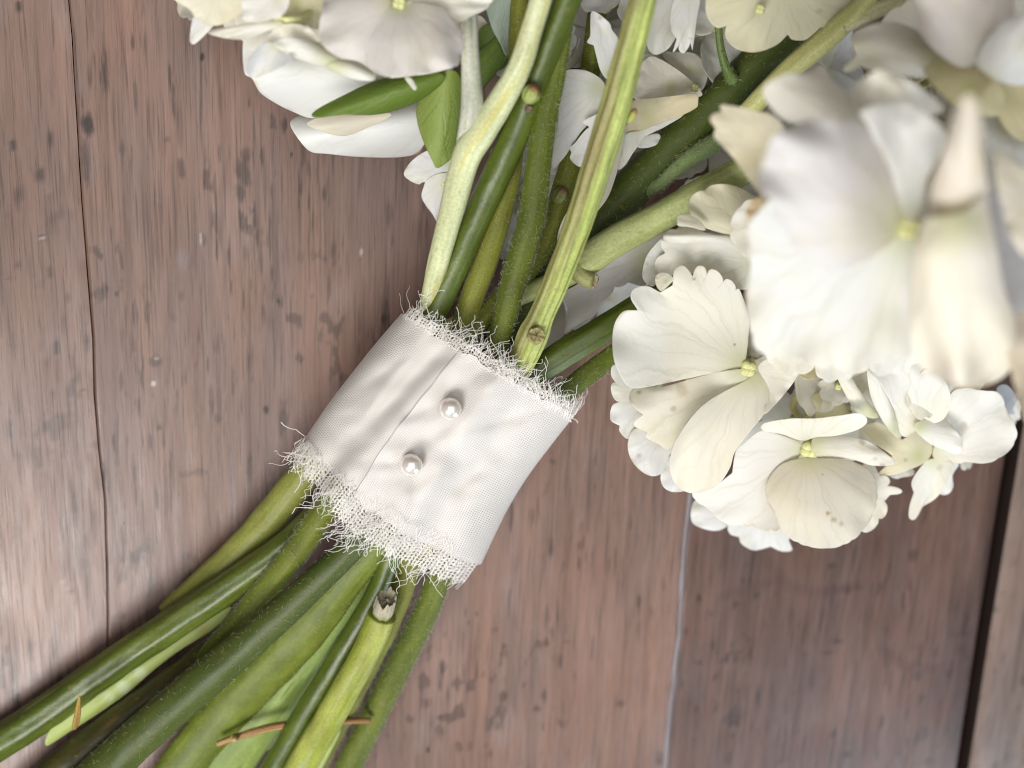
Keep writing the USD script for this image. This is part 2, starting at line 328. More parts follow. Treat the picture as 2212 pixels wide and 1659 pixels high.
    fade = np.clip(2.4 * meshkit.noise(np.stack([yy * 70, 0 * yy, 0 * yy], -1), 15) - .5, .08, 1); fade = fade * (.04 + .96 * sm(at(224, 1090, 0.0)[1], at(185, 560, 0.0)[1], yy))
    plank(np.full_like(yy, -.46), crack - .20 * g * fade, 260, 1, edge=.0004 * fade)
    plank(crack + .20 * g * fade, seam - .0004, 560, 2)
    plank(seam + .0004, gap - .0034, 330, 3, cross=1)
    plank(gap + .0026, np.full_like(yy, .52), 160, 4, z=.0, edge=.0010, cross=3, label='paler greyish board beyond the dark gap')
    # pale filler pressed into the joint
    w = .0012 * (.6 + .9 * meshkit.noise(np.stack([yy * 130, 0 * yy, 0 * yy], -1), 9))
    V = np.stack([np.concatenate([seam - w, seam, seam + w, seam]), np.tile(yy, 4), np.concatenate([0 * yy - .0002, 0 * yy + .00045, 0 * yy - .0002, 0 * yy - .003])], -1)
    n = len(yy); a = np.arange(n - 1)
    f = np.vstack([np.stack([k * n + a, ((k + 1) % 4) * n + a, ((k + 1) % 4) * n + a + 1, k * n + a + 1], -1) for k in range(4)])
    tone = .62 + .5 * (meshkit.fbm(np.stack([V[:, 1] * 90, V[:, 0] * 500, 0 * V[:, 0]], -1), 3, 5) - .5)
    put('joint_filler', V, f, WOOD, root, np.stack([tone * .30, tone * .255, tone * .27], -1))


table()


# ------------------------------------------------------------------ stems
STEMS = 'flower stems bound together by the cloth wrap'


def tube(ctrl, sides=52, step=6.0, ridges=0, ridge=.0, twist=0.0, flat=1.0, lump=.05, seed=0, cap=True):
    """ctrl rows: view x, view y, height in mm, width in view units. Returns vertices, faces, angle and run of each vertex, centre line, radii."""
    c = np.array(ctrl, float)
    w = at(c[:, 0], c[:, 1], c[:, 2] / 1000)
    r = c[:, 3] / 2 * depth(c[:, 0], c[:, 1], c[:, 2] / 1000) / F
    length = np.sum(np.hypot(*np.diff(c[:, :2], axis=0).T))
    n = max(8, int(length / step))
    s = spline(np.c_[w, r], n)
    p, r = s[:, :3], s[:, 3]
    t = np.gradient(p, axis=0); t /= np.linalg.norm(t, axis=1, keepdims=True)
    e1 = np.cross([0, 0, 1.0], t); e1 /= np.linalg.norm(e1, axis=1, keepdims=True); e2 = np.cross(t, e1)
    run = np.r_[0, np.cumsum(np.linalg.norm(np.diff(p, axis=0), axis=1))]
    th = np.arange(sides) / sides * 2 * np.pi
    TH, RUN = np.meshgrid(th, run); R = np.broadcast_to(r[:, None], TH.shape).copy()
    k = 1 + lump * 2 * (meshkit.fbm(np.stack([np.cos(TH) * 1.2 + 9, np.sin(TH) * 1.2 + 9, RUN * 160 + seed * 17], -1), 3, seed) - .5)
    if ridges:
        k = k + ridge * np.cos(ridges * (TH + twist * RUN) + 1.5 * meshkit.noise(np.stack([RUN * 60, TH * 0, TH * 0], -1), seed))
    R = R * k
    v = p[:, None] + R[..., None] * (np.cos(TH)[..., None] * e1[:, None] + flat * np.sin(TH)[..., None] * e2[:, None])
    i, j = np.meshgrid(np.arange(n - 1), np.arange(sides), indexing='ij')
    q = np.stack([i * sides + j, i * sides + (j + 1) % sides, (i + 1) * sides + (j + 1) % sides, (i + 1) * sides + j], -1).reshape(-1, 4)
    f = np.vstack([q[:, [0, 1, 2]], q[:, [0, 2, 3]]])
    v = v.reshape(-1, 3); ang = TH.ravel(); rn = RUN.ravel()
    if cap:
        m = len(v); v = np.vstack([v, p[0], p[-1]]); ang = np.r_[ang, 0, 0]; rn = np.r_[rn, run[0], run[-1]]
        a = np.arange(sides); b = (a + 1) % sides
        f = np.vstack([f, np.stack([b, a, np.full(sides, m)], -1), np.stack([(n - 1) * sides + a, (n - 1) * sides + b, np.full(sides, m + 1)], -1)])
    return v, f, ang, rn, p, r, e1, e2


def streaks(ang, rn, cols, seed, fine=1.0, mottled=.75):
    """Colour of a stem: a blend of cols by long streaks; cols: at least two colours."""
    q = np.stack([np.cos(ang) * 2.4 * fine + 7, np.sin(ang) * 2.4 * fine + 7, rn * 28 + seed * 11], -1)
    a = sm(.28, .72, meshkit.fbm(q, 4, seed))[:, None]
    q2 = np.stack([np.cos(ang) * 1.1 + 5, np.sin(ang) * 1.1 + 5, rn * 110 + seed * 5], -1)
    b = meshkit.fbm(q2, 4, seed + 3)[:, None]
    c = np.array(cols[0]) * (1 - a) + np.array(cols[1]) * a
    c = c * (1 + mottled * (b - .5))
    q3 = np.stack([np.cos(ang) * 9 + 13, np.sin(ang) * 9 + 13, rn * 60 + seed * 7], -1)
    c = c * (1 + .38 * (meshkit.fbm(q3, 3, seed + 5)[:, None] - .5))
    q4 = np.stack([np.cos(ang) * 5 + 9, np.sin(ang) * 5 + 9, rn * 700 + seed * 13], -1)
    dots = (sm(.80, .90, meshkit.noise(q4, seed + 2)) * sm(.5, .65, meshkit.fbm(q2, 2, seed + 6)))[:, None]
    c = c * (1 - .55 * dots) + np.array([.20, .15, .07]) * .55 * dots
    if len(cols) > 2:
        k = sm(.60, .74, meshkit.fbm(np.stack([np.cos(ang) * 3 + 3, np.sin(ang) * 3 + 3, rn * 45 + seed * 3], -1), 3, seed + 8))[:, None]
        c = c * (1 - k) + np.array(cols[2]) * k
    return c


def fuzz(v_p, v_r, e1, e2, count, length, seed, parent, lo=0.0, hi=1.0, name='fine_hairs'):
    g = np.random.default_rng(seed)
    i = g.integers(int(lo * (len(v_p) - 2)), max(2, int(hi * (len(v_p) - 2))), count); a = g.uniform(-.3, math.pi + .3, count)
    u = g.random((count, 1))
    nrm = np.cos(a)[:, None] * e1[i] + np.sin(a)[:, None] * e2[i]
    base = v_p[i] * (1 - u) + v_p[i + 1] * u + nrm * v_r[i][:, None] * .97
    t = v_p[i + 1] - v_p[i]; t /= np.linalg.norm(t, axis=1, keepdims=True)
    b = np.cross(t, nrm)
    L = length * g.uniform(.5, 1.3, (count, 1))
    lean = g.normal(0, .7, (count, 1)); side = g.normal(0, .6, (count, 1))
    d1 = nrm * .9 + t * lean * .5 + b * side * .5
    d2 = nrm * .35 + t * lean + b * side + g.normal(0, .25, (count, 3))
    C = np.stack([base, base + d1 * L * .45, base + d1 * L * .45 + d2 * L * .5], 1)
    strands(name, list(C), .00006, HAIR, parent)


def stem(label, ctrl, cols, look=STEM, hair=0, hair_len=.0011, seed=1, fine=1.0, name='flower_stem', paint=None, mottled=.75, group=STEMS, category='stem', **kw):
    root = thing(name, label, category, group)
    v, f, ang, rn, p, r, e1, e2 = tube(ctrl, seed=seed, **kw)
    c = streaks(ang, rn, cols, seed, fine, mottled)
    c = c * np.array([1.0, 1.03, .72])
    if paint:
        c = paint(c, ang, rn, v)
    put('stalk', v, f, look, root, c, smooth=True)
    if hair:
        fuzz(p, r, e1, e2, hair, hair_len, seed, root)
    return root


def branch(parent, ctrl, cols, look=STEM, name='side_branch', seed=1, hair=0, label=None, **kw):
    v, f, ang, rn, p, r, e1, e2 = tube(ctrl, seed=seed, **kw)
    put(name, v, f, look, parent, streaks(ang, rn, cols, seed), smooth=True, label=label)
    if hair:
        fuzz(p, r, e1, e2, hair, .0011, seed, parent, name='fine_hairs')


def bud(parent, px, py, h, rx, ry, cols, seed=3, name='bud', look=STEM, tilt=.5):
    m = trimesh.creation.icosphere(4)
    v = m.vertices.copy()
    k = 1 + .10 * np.cos(6 * np.arctan2(v[:, 1], v[:, 0])) * (1 - abs(v[:, 2])) + .08 * (meshkit.fbm(v * 2.5 + 9, 3, seed) - .5)
    v = v * k[:, None]
    c0 = at(px, py, h / 1000); s = depth(px, py, h / 1000) / F
    t = np.array([math.sin(tilt), math.cos(tilt), .15]); t /= np.linalg.norm(t)
    a = np.cross(t, [0, 0, 1.0]); a /= np.linalg.norm(a); b = np.cross(a, t)
    w = c0 + s * (v[:, :1] * a * rx + v[:, 1:2] * b * rx + v[:, 2:] * t * ry)
    k = sm(.1, .8, v[:, 2] + .5 * (meshkit.fbm(v * 3 + 4, 3, seed) - .5))[:, None]
    put(name, w, m.faces, look, parent, np.array(cols[0]) * (1 - k) + np.array(cols[1]) * k)


def scar(parent, px, py, h, w, direction, col=(.42, .33, .19), name='cut_end', seed=2, ragged=.35, length=.5, slant=0.0, freq=1.6, hollow=.12):
    """A rough, hollow cut end: a short ragged cup facing direction (a world vector)."""
    s = depth(px, py, h / 1000) / F; r = w / 2 * s
    d = np.array(direction, float); d /= np.linalg.norm(d)
    a = np.cross(d, [0, 0, 1.0] if abs(d[2]) < .9 else [1.0, 0, 0]); a /= np.linalg.norm(a); b = np.cross(d, a)
    th = np.arange(40) / 40 * 2 * np.pi
    prof = [(-.9, .98), (-.3, 1.02), (0, 1.05), (length, .98), (length + .02, .84), (length - .8 * hollow, .66), (length - hollow, .34), (length - .6 * hollow, .02)]
    V, C = [], []
    jag = meshkit.fbm(np.stack([np.cos(th) * freq + 9, np.sin(th) * freq + 9, 0 * th + seed], -1), 3, seed) - .5
    for k, (z, q) in enumerate(prof):
        zz = z + ((ragged * 3.4 * jag + slant * np.cos(th - 1)) * (1 if k in (3, 4) else .55) if k >= 3 else .25 * jag)
        qq = q * (1 + .25 * (meshkit.noise(np.stack([np.cos(th) * 3 + k, np.sin(th) * 3 + 5, 0 * th], -1), seed + k) - .5))
        V.append(at(px, py, h / 1000) + r * (np.cos(th)[:, None] * a * qq[:, None] + np.sin(th)[:, None] * b * qq[:, None] + d * np.reshape(zz, (-1, 1))))
        tone = (.75 + .7 * (meshkit.fbm(np.stack([np.cos(th) * 3 + 5, np.sin(th) * 3, 0 * th + k], -1), 3, seed) - .5))[:, None]
        base = np.array([.24, .27, .10]) if k < 2 else np.array(col) if k < 5 else np.array(col) * .8
        C.append(base * tone)
    n = 40; K = len(prof)
    i, j = np.meshgrid(np.arange(K - 1), np.arange(n), indexing='ij')
    q = np.stack([i * n + j, i * n + (j + 1) % n, (i + 1) * n + (j + 1) % n, (i + 1) * n + j], -1).reshape(-1, 4)
    put(name, np.vstack(V), np.vstack([q[:, [0, 1, 2]], q[:, [0, 2, 3]]]), DRY, parent, np.vstack(C))


PALE = [(.42, .44, .32), (.53, .54, .47), (.46, .42, .22)]
DARK = [(0.0585, 0.0819, 0.0125), (0.0819, 0.1092, 0.0172)]
MOSS = [(0.0638, 0.0825, 0.0112), (0.0975, 0.1162, 0.0165)]
OLIVE = [(0.1209, 0.1287, 0.0218), (0.1638, 0.1638, 0.0351)]
LIME = [(.29, .335, .11), (.36, .40, .17), (.25, .22, .10)]


def brown_side(c, ang, rn, v):
    k = sm(-.1, .8, np.cos(ang) * .9 + .25 * np.sin(ang * 3 + rn * 90)) * sm(.02, .06, rn)
    k = (k * (.20 + .9 * (meshkit.fbm(np.stack([np.cos(ang) * 4 + 5, np.sin(ang) * 4 + 5, rn * 40], -1), 3, 5))))[:, None]
    c = c * (1 - np.clip(k, 0, .85)) + np.array([.24, .195, .09]) * np.clip(k, 0, .85)
    g = sm(.7, .95, np.cos(9 * ang + 2 * np.sin(rn * 70)))[:, None]
    return c * (1 - .35 * g)


s = stem('yellow-green ridged woody stem with brown streaks, topmost above the wrap', [(700, 1600, 8, 34), (780, 1450, 12, 36), (930, 1150, 28, 44), (1060, 900, 38, 50), (1118, 800, 43, 54), (1152, 722, 47, 64), (1170, 680, 49, 54), (1204, 602, 52, 56), (1255, 464, 57, 60), (1314, 280, 64, 64), (1352, 140, 70, 62), (1388, 0, 76, 56), (1405, -80, 80, 56)],
         LIME, seed=4, ridges=9, ridge=.055, paint=brown_side, sides=64, fine=1.4)
scar(s, 1158, 724, 52, 36, at(1172, 752, .070) - at(1158, 724, .052), (.36, .31, .14), 'leaf_scar', 5, .30, .30, .2, 2.4)
bud(s, 1364, 250, 64, 9, 18, [(.36, .38, .10), (.30, .16, .06)], name='thorn_nub')

s = stem('pale cream-green stem that forks in two below the top left petals', [(560, 1600, 9, 60), (700, 1380, 14, 64), (820, 1120, 22, 52), (905, 760, 33, 36), (934, 620, 37, 42), (952, 545, 41, 48), (976, 455, 44, 54), (1007, 342, 48, 62), (1042, 282, 51, 64), (1078, 226, 53, 58), (1122, 146, 56, 52), (1150, 60, 58, 48), (1168, 0, 60, 48), (1188, -70, 62, 48)],
         PALE, seed=8, mottled=.3)
branch(s, [(996, 385, 43, 38), (1010, 310, 47, 50), (1019, 240, 51, 50), (1018, 170, 51, 44), (1013, 60, 50, 38), (1010, -40, 50, 36)], PALE, seed=9)

s = stem('dark green smooth stem with a reddish bud, right against the pale forked stem', [(500, 1800, 14, 58), (590, 1660, 19, 54), (660, 1540, 24, 52), (745, 1400, 29, 50), (832, 1238, 31, 46), (890, 1000, 33, 52), (925, 720, 35, 58), (955, 640, 36, 58), (1033, 464, 40, 60), (1092, 336, 44, 64), (1134, 238, 47, 62), (1170, 140, 50, 60), (1224, 0, 54, 64), (1260, -90, 56, 64)],
         DARK, GLOSSY, seed=5)
bud(s, 1147, 203, 53.5, 19, 22, [(.28, .32, .10), (.22, .10, .05)], name='bud', tilt=.45)
bud(s, 1142, 236, 52.5, 9, 9, [(.12, .09, .06), (.25, .2, .12)], name='bud_scar', look=DRY)

stem('downy olive stem crossed by the dark budded stem above the wrap', [(690, 1640, 8, 46), (760, 1500, 16, 50), (806, 1412, 21, 52), (842, 1335, 25, 54), (880, 1225, 31, 56), (930, 980, 33, 54), (985, 760, 33, 52), (1014, 660, 35, 52), (1050, 560, 36, 54), (1078, 470, 37, 52), (1108, 330, 37, 46), (1120, 60, 36, 40), (1122, -60, 36, 38)],
     OLIVE, FUZZY, 900, seed=6)
stem('moss green downy stem in the middle above the wrap, left of the woody one', [(720, 1720, 5, 58), (745, 1670, 6, 58), (800, 1560, 10, 58), (870, 1420, 18, 58), (940, 1270, 30, 54), (1000, 1050, 34, 50), (1055, 800, 37, 50), (1085, 705, 40, 50), (1120, 570, 43, 58), (1149, 464, 45, 58), (1173, 280, 48, 54), (1200, 160, 49, 44), (1222, 40, 50, 36), (1235, -60, 50, 36)],
     MOSS, FUZZY, 3000, .0011, seed=12)
s = stem('shaded green stem with a small bud behind the woody stem', [(330, 1560, 12, 60), (470, 1400, 18, 56), (560, 1290, 26, 56), (640, 1190, 34, 58), (705, 1098, 38, 56), (850, 900, 38, 50), (1060, 670, 34, 46), (1155, 560, 30, 48), (1195, 470, 29, 48), (1235, 340, 28, 46), (1270, 180, 28, 44), (1290, 30, 28, 42)],
         [(0.0938, 0.1125, 0.0165), (0.135, 0.1425, 0.0263)], FUZZY, 2000, .0011, seed=13)
bud(s, 1210, 422, 31, 17, 20, [(.14, .16, .05), (.18, .10, .06)], name='bud')

s = stem('thick deep green hairy stem running to the upper right', [(140, 1745, 22, 92), (228, 1660, 25, 92), (322, 1573, 28, 88), (420, 1488, 32, 84), (520, 1402, 36, 78), (640, 1295, 40, 68), (775, 1165, 44, 58), (900, 1000, 42, 58), (1050, 770, 32, 64), (1180, 600, 26, 76), (1290, 482, 24, 84), (1380, 392, 24, 86), (1470, 300, 26, 84), (1560, 212, 28, 84), (1640, 132, 30, 82), (1740, 40, 32, 80), (1830, -50, 34, 80)],
         [(0.044, 0.06, 0.0144), (0.06, 0.076, 0.0208)], STEM, 1500, .0010, seed=15, mottled=.25)
branch(s, [(1395, 410, 27, 30), (1425, 398, 30, 26), (1452, 372, 31, 30), (1490, 340, 32, 36), (1540, 310, 33, 40), (1600, 270, 34, 40)], [(.14, .19, .07), (.17, .22, .09)], FUZZY, seed=17, hair=500)
branch(s, [(1585, 175, 34, 26), (1568, 145, 36, 20), (1556, 100, 37, 17), (1550, 40, 38, 16)], [(.10, .15, .04), (.12, .17, .05)], seed=18, hair=150)

s = stem('thick pale green stem with a cut stub, crossing behind the woody stem', [(370, 1330, 7, 66), (395, 1305, 7, 70), (470, 1240, 9, 76), (560, 1148, 13, 76), (655, 1030, 19, 70), (800, 860, 27, 50), (960, 720, 31, 46), (1120, 640, 32, 44), (1190, 612, 33, 48), (1262, 566, 36, 66), (1327, 522, 38, 68), (1420, 472, 40, 66), (1520, 415, 43, 66), (1610, 365, 46, 64), (1700, 310, 50, 60), (1800, 240, 54, 58)],
         [(.26, .29, .14), (.36, .38, .24)], STEM, seed=19, mottled=.3,
         paint=lambda c, a, r, v: np.where((v[:, 0] < at(690, 980, .02)[0])[:, None], c * np.array([.64, .62, .34]), c))
branch(s, [(1240, 575, 37, 40), (1252, 592, 38, 38), (1268, 603, 39, 36), (1282, 608, 40, 34)], [(.24, .25, .09), (.30, .30, .13)], name='cut_stub', seed=20)
scar(s, 1279, 607, 40, 32, at(1310, 618, .046) - at(1279, 607, .040), (.40, .32, .20), 'cut_end', 6, .12, .12)
scar(s, 392, 1306, 7, 66, at(360, 1336, .007) - at(392, 1306, .007), (.30, .19, .08), 'cut_end', 9, .2, .2)

stem('pale forked stem between the cream petal and the blurred petals, upper right', [(1560, 300, 38, 36), (1640, 215, 44, 44), (1720, 138, 52, 50), (1800, 70, 58, 50), (1850, 22, 62, 46), (1885, -20, 64, 40), (1920, -70, 66, 38)],
     [(.40, .385, .21), (.46, .445, .27)], seed=22, mottled=.25)
branch('/World/flower_stem_008', [(1820, 55, 60, 40), (1862, 34, 62, 40), (1920, 12, 63, 34), (1985, -8, 64, 30), (2060, -40, 64, 28)], [(.40, .385, .21), (.46, .445, .27)], seed=23)
s = stem('long dark green glossy stem reaching the bottom left corner', [(-110, 1672, 6, 78), (0, 1603, 6.5, 76), (92, 1544, 8, 74), (200, 1466, 10, 72), (294, 1401, 13, 70), (380, 1345, 16, 70), (460, 1292, 19, 68), (540, 1236, 22, 64), (621, 1176, 26, 60), (690, 1110, 29, 56), (850, 980, 32, 52), (1000, 890, 35, 52), (1160, 800, 37, 58), (1220, 762, 38, 60), (1300, 714, 39, 60), (1390, 658, 38, 60), (1480, 600, 36, 58), (1560, 540, 34, 56)],
         [(0.048, 0.068, 0.0096), (0.084, 0.108, 0.0176), (0.12, 0.136, 0.048)], GLOSSY, seed=25, ridges=7, ridge=.035, fine=1.6, sides=56)
stem('muted green stem lowest on the right, just above the frayed edge', [(300, 1800, 7, 108), (390, 1665, 9, 108), (510, 1515, 13, 108), (650, 1372, 22, 100), (790, 1210, 30, 66), (950, 1050, 32, 46), (1120, 920, 31, 46), (1200, 865, 30, 48), (1270, 808, 29, 48), (1335, 760, 28, 46), (1420, 700, 27, 44), (1500, 640, 26, 42)],
     [(0.0924, 0.1188, 0.0185), (0.132, 0.1584, 0.033)], STEM, 1500, .001, seed=27, flat=.65)
s = stem('light green woody stem with a torn stub end below the wrap', [(600, 1760, 24, 66), (650, 1655, 27, 66), (700, 1570, 31, 66), (745, 1490, 35, 64), (785, 1420, 37, 62), (812, 1362, 39, 64), (826, 1326, 40, 62)],
         [(0.2125, 0.238, 0.0425), (0.3145, 0.3315, 0.1105), (0.255, 0.2975, 0.17)], STEM, seed=31, mottled=.7, lump=.05)
scar(s, 829, 1318, 41, 44, at(838, 1282, .0425) - at(829, 1318, .041), (.46, .41, .30), 'torn_end', 12, .42, 1.5, .50, 3.0, .5)
s = stem('brown-black stem with a dry patch in the bottom left, under the thick stem', [(30, 1748, 7, 80), (130, 1662, 9, 80), (214, 1596, 11, 76), (324, 1508, 13, 62), (425, 1428, 15, 54), (520, 1345, 17, 48), (640, 1200, 18, 44)],
         [(.045, .042, .014), (.06, .05, .02), (.13, .08, .04)], STEM, seed=33, mottled=.8, lump=.08)
branch(s, [(160, 1574, 20, 10), (164, 1560, 24, 14), (168, 1540, 27, 13), (170, 1520, 29, 9), (172, 1504, 31, 4)], [(.34, .24, .06), (.24, .14, .04), (.10, .06, .02)], DRY, 'dry_bract', 35, flat=.5)
s = stem('pale grey-green flat stem between the broad and dark stems at the bottom', [(455, 1700, 9, 120), (520, 1610, 11, 112), (590, 1520, 13, 96), (680, 1400, 17, 70), (760, 1290, 21, 56), (830, 1170, 24, 44)],
         [(0.144, 0.198, 0.054), (0.225, 0.288, 0.108), (0.09, 0.126, 0.027)], STEM, seed=37, flat=.5, mottled=.35)
stem('short pale stem beside the torn-ended stem at the bottom edge', [(640, 1730, 12, 40), (680, 1650, 13, 38), (728, 1560, 14, 36), (780, 1460, 15, 30), (850, 1330, 17, 28)], [(.34, .40, .14), (.40, .45, .2)], seed=39)
t = thing('twig', 'thin brown twig lying across under the stems at the bottom', 'twig')
branch(t, [(470, 1607, 19, 12), (505, 1594, 20, 14), (590, 1570, 21, 17), (680, 1560, 20, 15), (760, 1557, 18, 13), (800, 1556, 17, 12)], [(.34, .20, .09), (.26, .13, .05), (.42, .30, .16)], DRY, 'shoot', 41)
bud(t, 507, 1594, 22, 9, 8, [(.36, .25, .1), (.25, .15, .05)], name='bud')


# ------------------------------------------------------------------ petals and leaves
WHITE = np.array([.89, .885, .86])


def lobed(outline, n):
    """The outline through the points; a sharply inward point is a notch, and between two notches the edge is a round lobe."""
    p = np.array(outline, float); m = len(p)
    a, b = np.roll(p, 1, 0), np.roll(p, -1, 0)
    area = np.sum(p[:, 0] * b[:, 1] - p[:, 1] * b[:, 0])
    u, w = p - a, b - p
    turn = np.arctan2(u[:, 0] * w[:, 1] - u[:, 1] * w[:, 0], np.sum(u * w, 1)) * np.sign(area)
    notch = [i for i in range(m) if turn[i] < -.42]
    if len(notch) < 2:
        return spline(p, n, True)
    out = []
    for k, i in enumerate(notch):
        j = notch[(k + 1) % len(notch)]
        run = [(i + q) % m for q in range(((j - i) % m or m) + 1)]
        q = p[run]
        if len(q) == 3:
            f = np.linspace(0, np.pi, 16)[:-1, None]; mid = (q[0] + q[2]) / 2
            out.append(mid - np.cos(f) * (q[2] - q[0]) / 2 + np.sin(f)**.85 * (q[1] - mid))
        elif len(q) == 2:
            out.append(q[:1])
        else:
            out.append(spline(q, 8 * len(q))[:-1])
    c = np.vstack(out); c = np.vstack([c, c[:1]])
    s = np.r_[0, np.cumsum(np.linalg.norm(np.diff(c, axis=0), axis=1))]
    x = np.linspace(0, s[-1], n, endpoint=False)
    return np.stack([np.interp(x, s, c[:, k]) for k in (0, 1)], 1)


def sheet(outline, base, place, zf, N=96, M=22, thick=.00035, scallop=None, tipdir=None, centre=None):
    """A thin curved blade. outline: closed polygon (2-D), base: where it is attached; zf(a, l, t, xy) its height; place(xy, z) its points in the world."""
    o = lobed(outline, N)
    b = np.array(base, float)
    c = o.mean(0) if centre is None else np.array(centre, float)
    L = np.max(np.linalg.norm(o - b, axis=1))
    e = (c - b) / (np.linalg.norm(c - b) + 1e-9)
    if tipdir is not None:
        e = np.array(tipdir, float) / np.linalg.norm(tipdir)
    if scallop:
        n, amp = scallop
        g = np.roll(o, -1, 0) - np.roll(o, 1, 0); nr = np.stack([g[:, 1], -g[:, 0]], -1); nr /= np.linalg.norm(nr, axis=1, keepdims=True) + 1e-9
        if np.sum((o - c) * nr) < 0:
            nr = -nr
        s = np.arange(N) / N + .012 * np.sin(np.arange(N) / N * 40)
        far = sm(.45, .75, np.linalg.norm(o - b, axis=1) / L)
        o = o + nr * (amp * far * (abs(np.sin(np.pi * n * s))**.7 - .6) * (.3 + 1.4 * meshkit.noise(np.stack([s * 9 + n, 0 * s, 0 * s], -1), n)))[:, None]
    t = np.linspace(0, 1, M)[1:]**.92
    pad = np.concatenate([o[-14:], o, o[:14]]); ker = np.hanning(27); ker /= ker.sum()
    soft = np.stack([np.convolve(pad[:, q], ker, 'same')[14:-14] for q in (0, 1)], 1)
    k = sm(.55, 1, t)[:, None, None]
    G = c + t[:, None, None] * ((soft - c)[None] * (1 - k) + (o - c)[None] * k)
    xy = np.vstack([c[None], G.reshape(-1, 2)])
    tt = np.r_[0, np.repeat(t, N)]
    d = xy - b
    a = (d @ e) / L; wdt = np.max(abs((o - b) @ np.array([-e[1], e[0]]))); l = (d @ np.array([-e[1], e[0]])) / max(wdt, 1e-9)
    z = zf(a, l, tt, xy)
    v = place(xy, z)
    idx = 1 + np.arange((M - 1) * N).reshape(M - 1, N)
    j = np.arange(N); k = (j + 1) % N
    f = [np.stack([np.zeros(N, int), idx[0, j], idx[0, k]], -1)]
    for i in range(M - 2):
        q = np.stack([idx[i, j], idx[i + 1, j], idx[i + 1, k], idx[i, k]], -1)
        f += [q[:, [0, 1, 2]], q[:, [0, 2, 3]]]
    f = np.vstack(f)
    fn = np.cross(v[f[:, 1]] - v[f[:, 0]], v[f[:, 2]] - v[f[:, 0]])
    nr = np.zeros_like(v)
    for q in range(3):
        np.add.at(nr, f[:, q], fn)
    nr /= np.linalg.norm(nr, axis=1, keepdims=True) + 1e-20
    th = (thick * (1 - .55 * sm(.55, 1, tt)))[:, None]
    A, B = v + nr * th / 2, v - nr * th / 2
    n0 = len(v); rim = idx[-1]
    side = np.stack([rim[j], n0 + rim[j], n0 + rim[k], rim[k]], -1)
    F_ = np.vstack([f, f[:, ::-1] + n0, side[:, [0, 1, 2]], side[:, [0, 2, 3]]])
    return np.vstack([A, B]), F_, xy, a, l, tt


def petal_tint(xy, a, l, tt, base, L, seed, col, spots=(), green=.5, vein=.05, green_len=.16):
    d = xy - np.array(base); r = np.linalg.norm(d, axis=1) / L; phi = np.arctan2(d[:, 1], d[:, 0])
    g = green * np.exp(-(r / green_len)**2)
    c = np.array(col) * (1 - g[:, None]) + np.array([.52, .56, .20]) * g[:, None]
    n = meshkit.fbm(np.stack([xy[:, 0] / L * 3 + seed, xy[:, 1] / L * 3, 0 * r + seed], -1), 4, seed)
    c = c * (1 + .07 * (n - .5))[:, None]
    c = c * (1 - np.array([0, .012, .07]) * sm(.45, .7, meshkit.fbm(np.stack([xy[:, 0] / L * 2 + seed * 3, xy[:, 1] / L * 2, 0 * r], -1), 3, seed + 5))[:, None])
    ph = phi + .25 * (meshkit.noise(np.stack([r * 4, 0 * r + seed, 0 * r], -1), seed) - .5)
    vv = sm(.955, 1.0, np.cos(ph * 13 + seed)) * sm(.05, .2, r) * (1 - sm(.7, 1, tt))
    c = c * (1 - vein * vv[:, None] * np.array([.9, .8, 1.6]))
    b = .5 * sm(.93, 1, tt) * sm(.62, .78, meshkit.fbm(np.stack([xy[:, 0] / L * 7 + seed, xy[:, 1] / L * 7, 0 * r], -1), 2, seed + 9))
    c = c * (1 - b[:, None]) + np.array([.55, .43, .24]) * b[:, None]
    for x, y, rad, k, sc in spots:
        dd = np.hypot(xy[:, 0] - x, xy[:, 1] - y) / rad
        n2 = meshkit.fbm(np.stack([xy[:, 0] / rad * 1.6, xy[:, 1] / rad * 1.6, 0 * r], -1), 3, 3)
        w = (k * (1 - sm(.2, 1.1, dd + .9 * (n2 - .5))))[:, None]
        c = c * (1 - w) + np.array(sc) * w
    return np.vstack([c, c])


def fan_of(xy, base, L, seed):
    d = xy - np.array(base, float); r = np.linalg.norm(d, axis=1) / L
    m = d.mean(0); a0 = math.atan2(m[1], m[0]); phi = np.arctan2(d[:, 1], d[:, 0]) - a0
    phi = (phi + np.pi) % (2 * np.pi) - np.pi
    f = np.stack([phi, r, 0 * r + seed * .37], -1)
    return np.vstack([f, f])


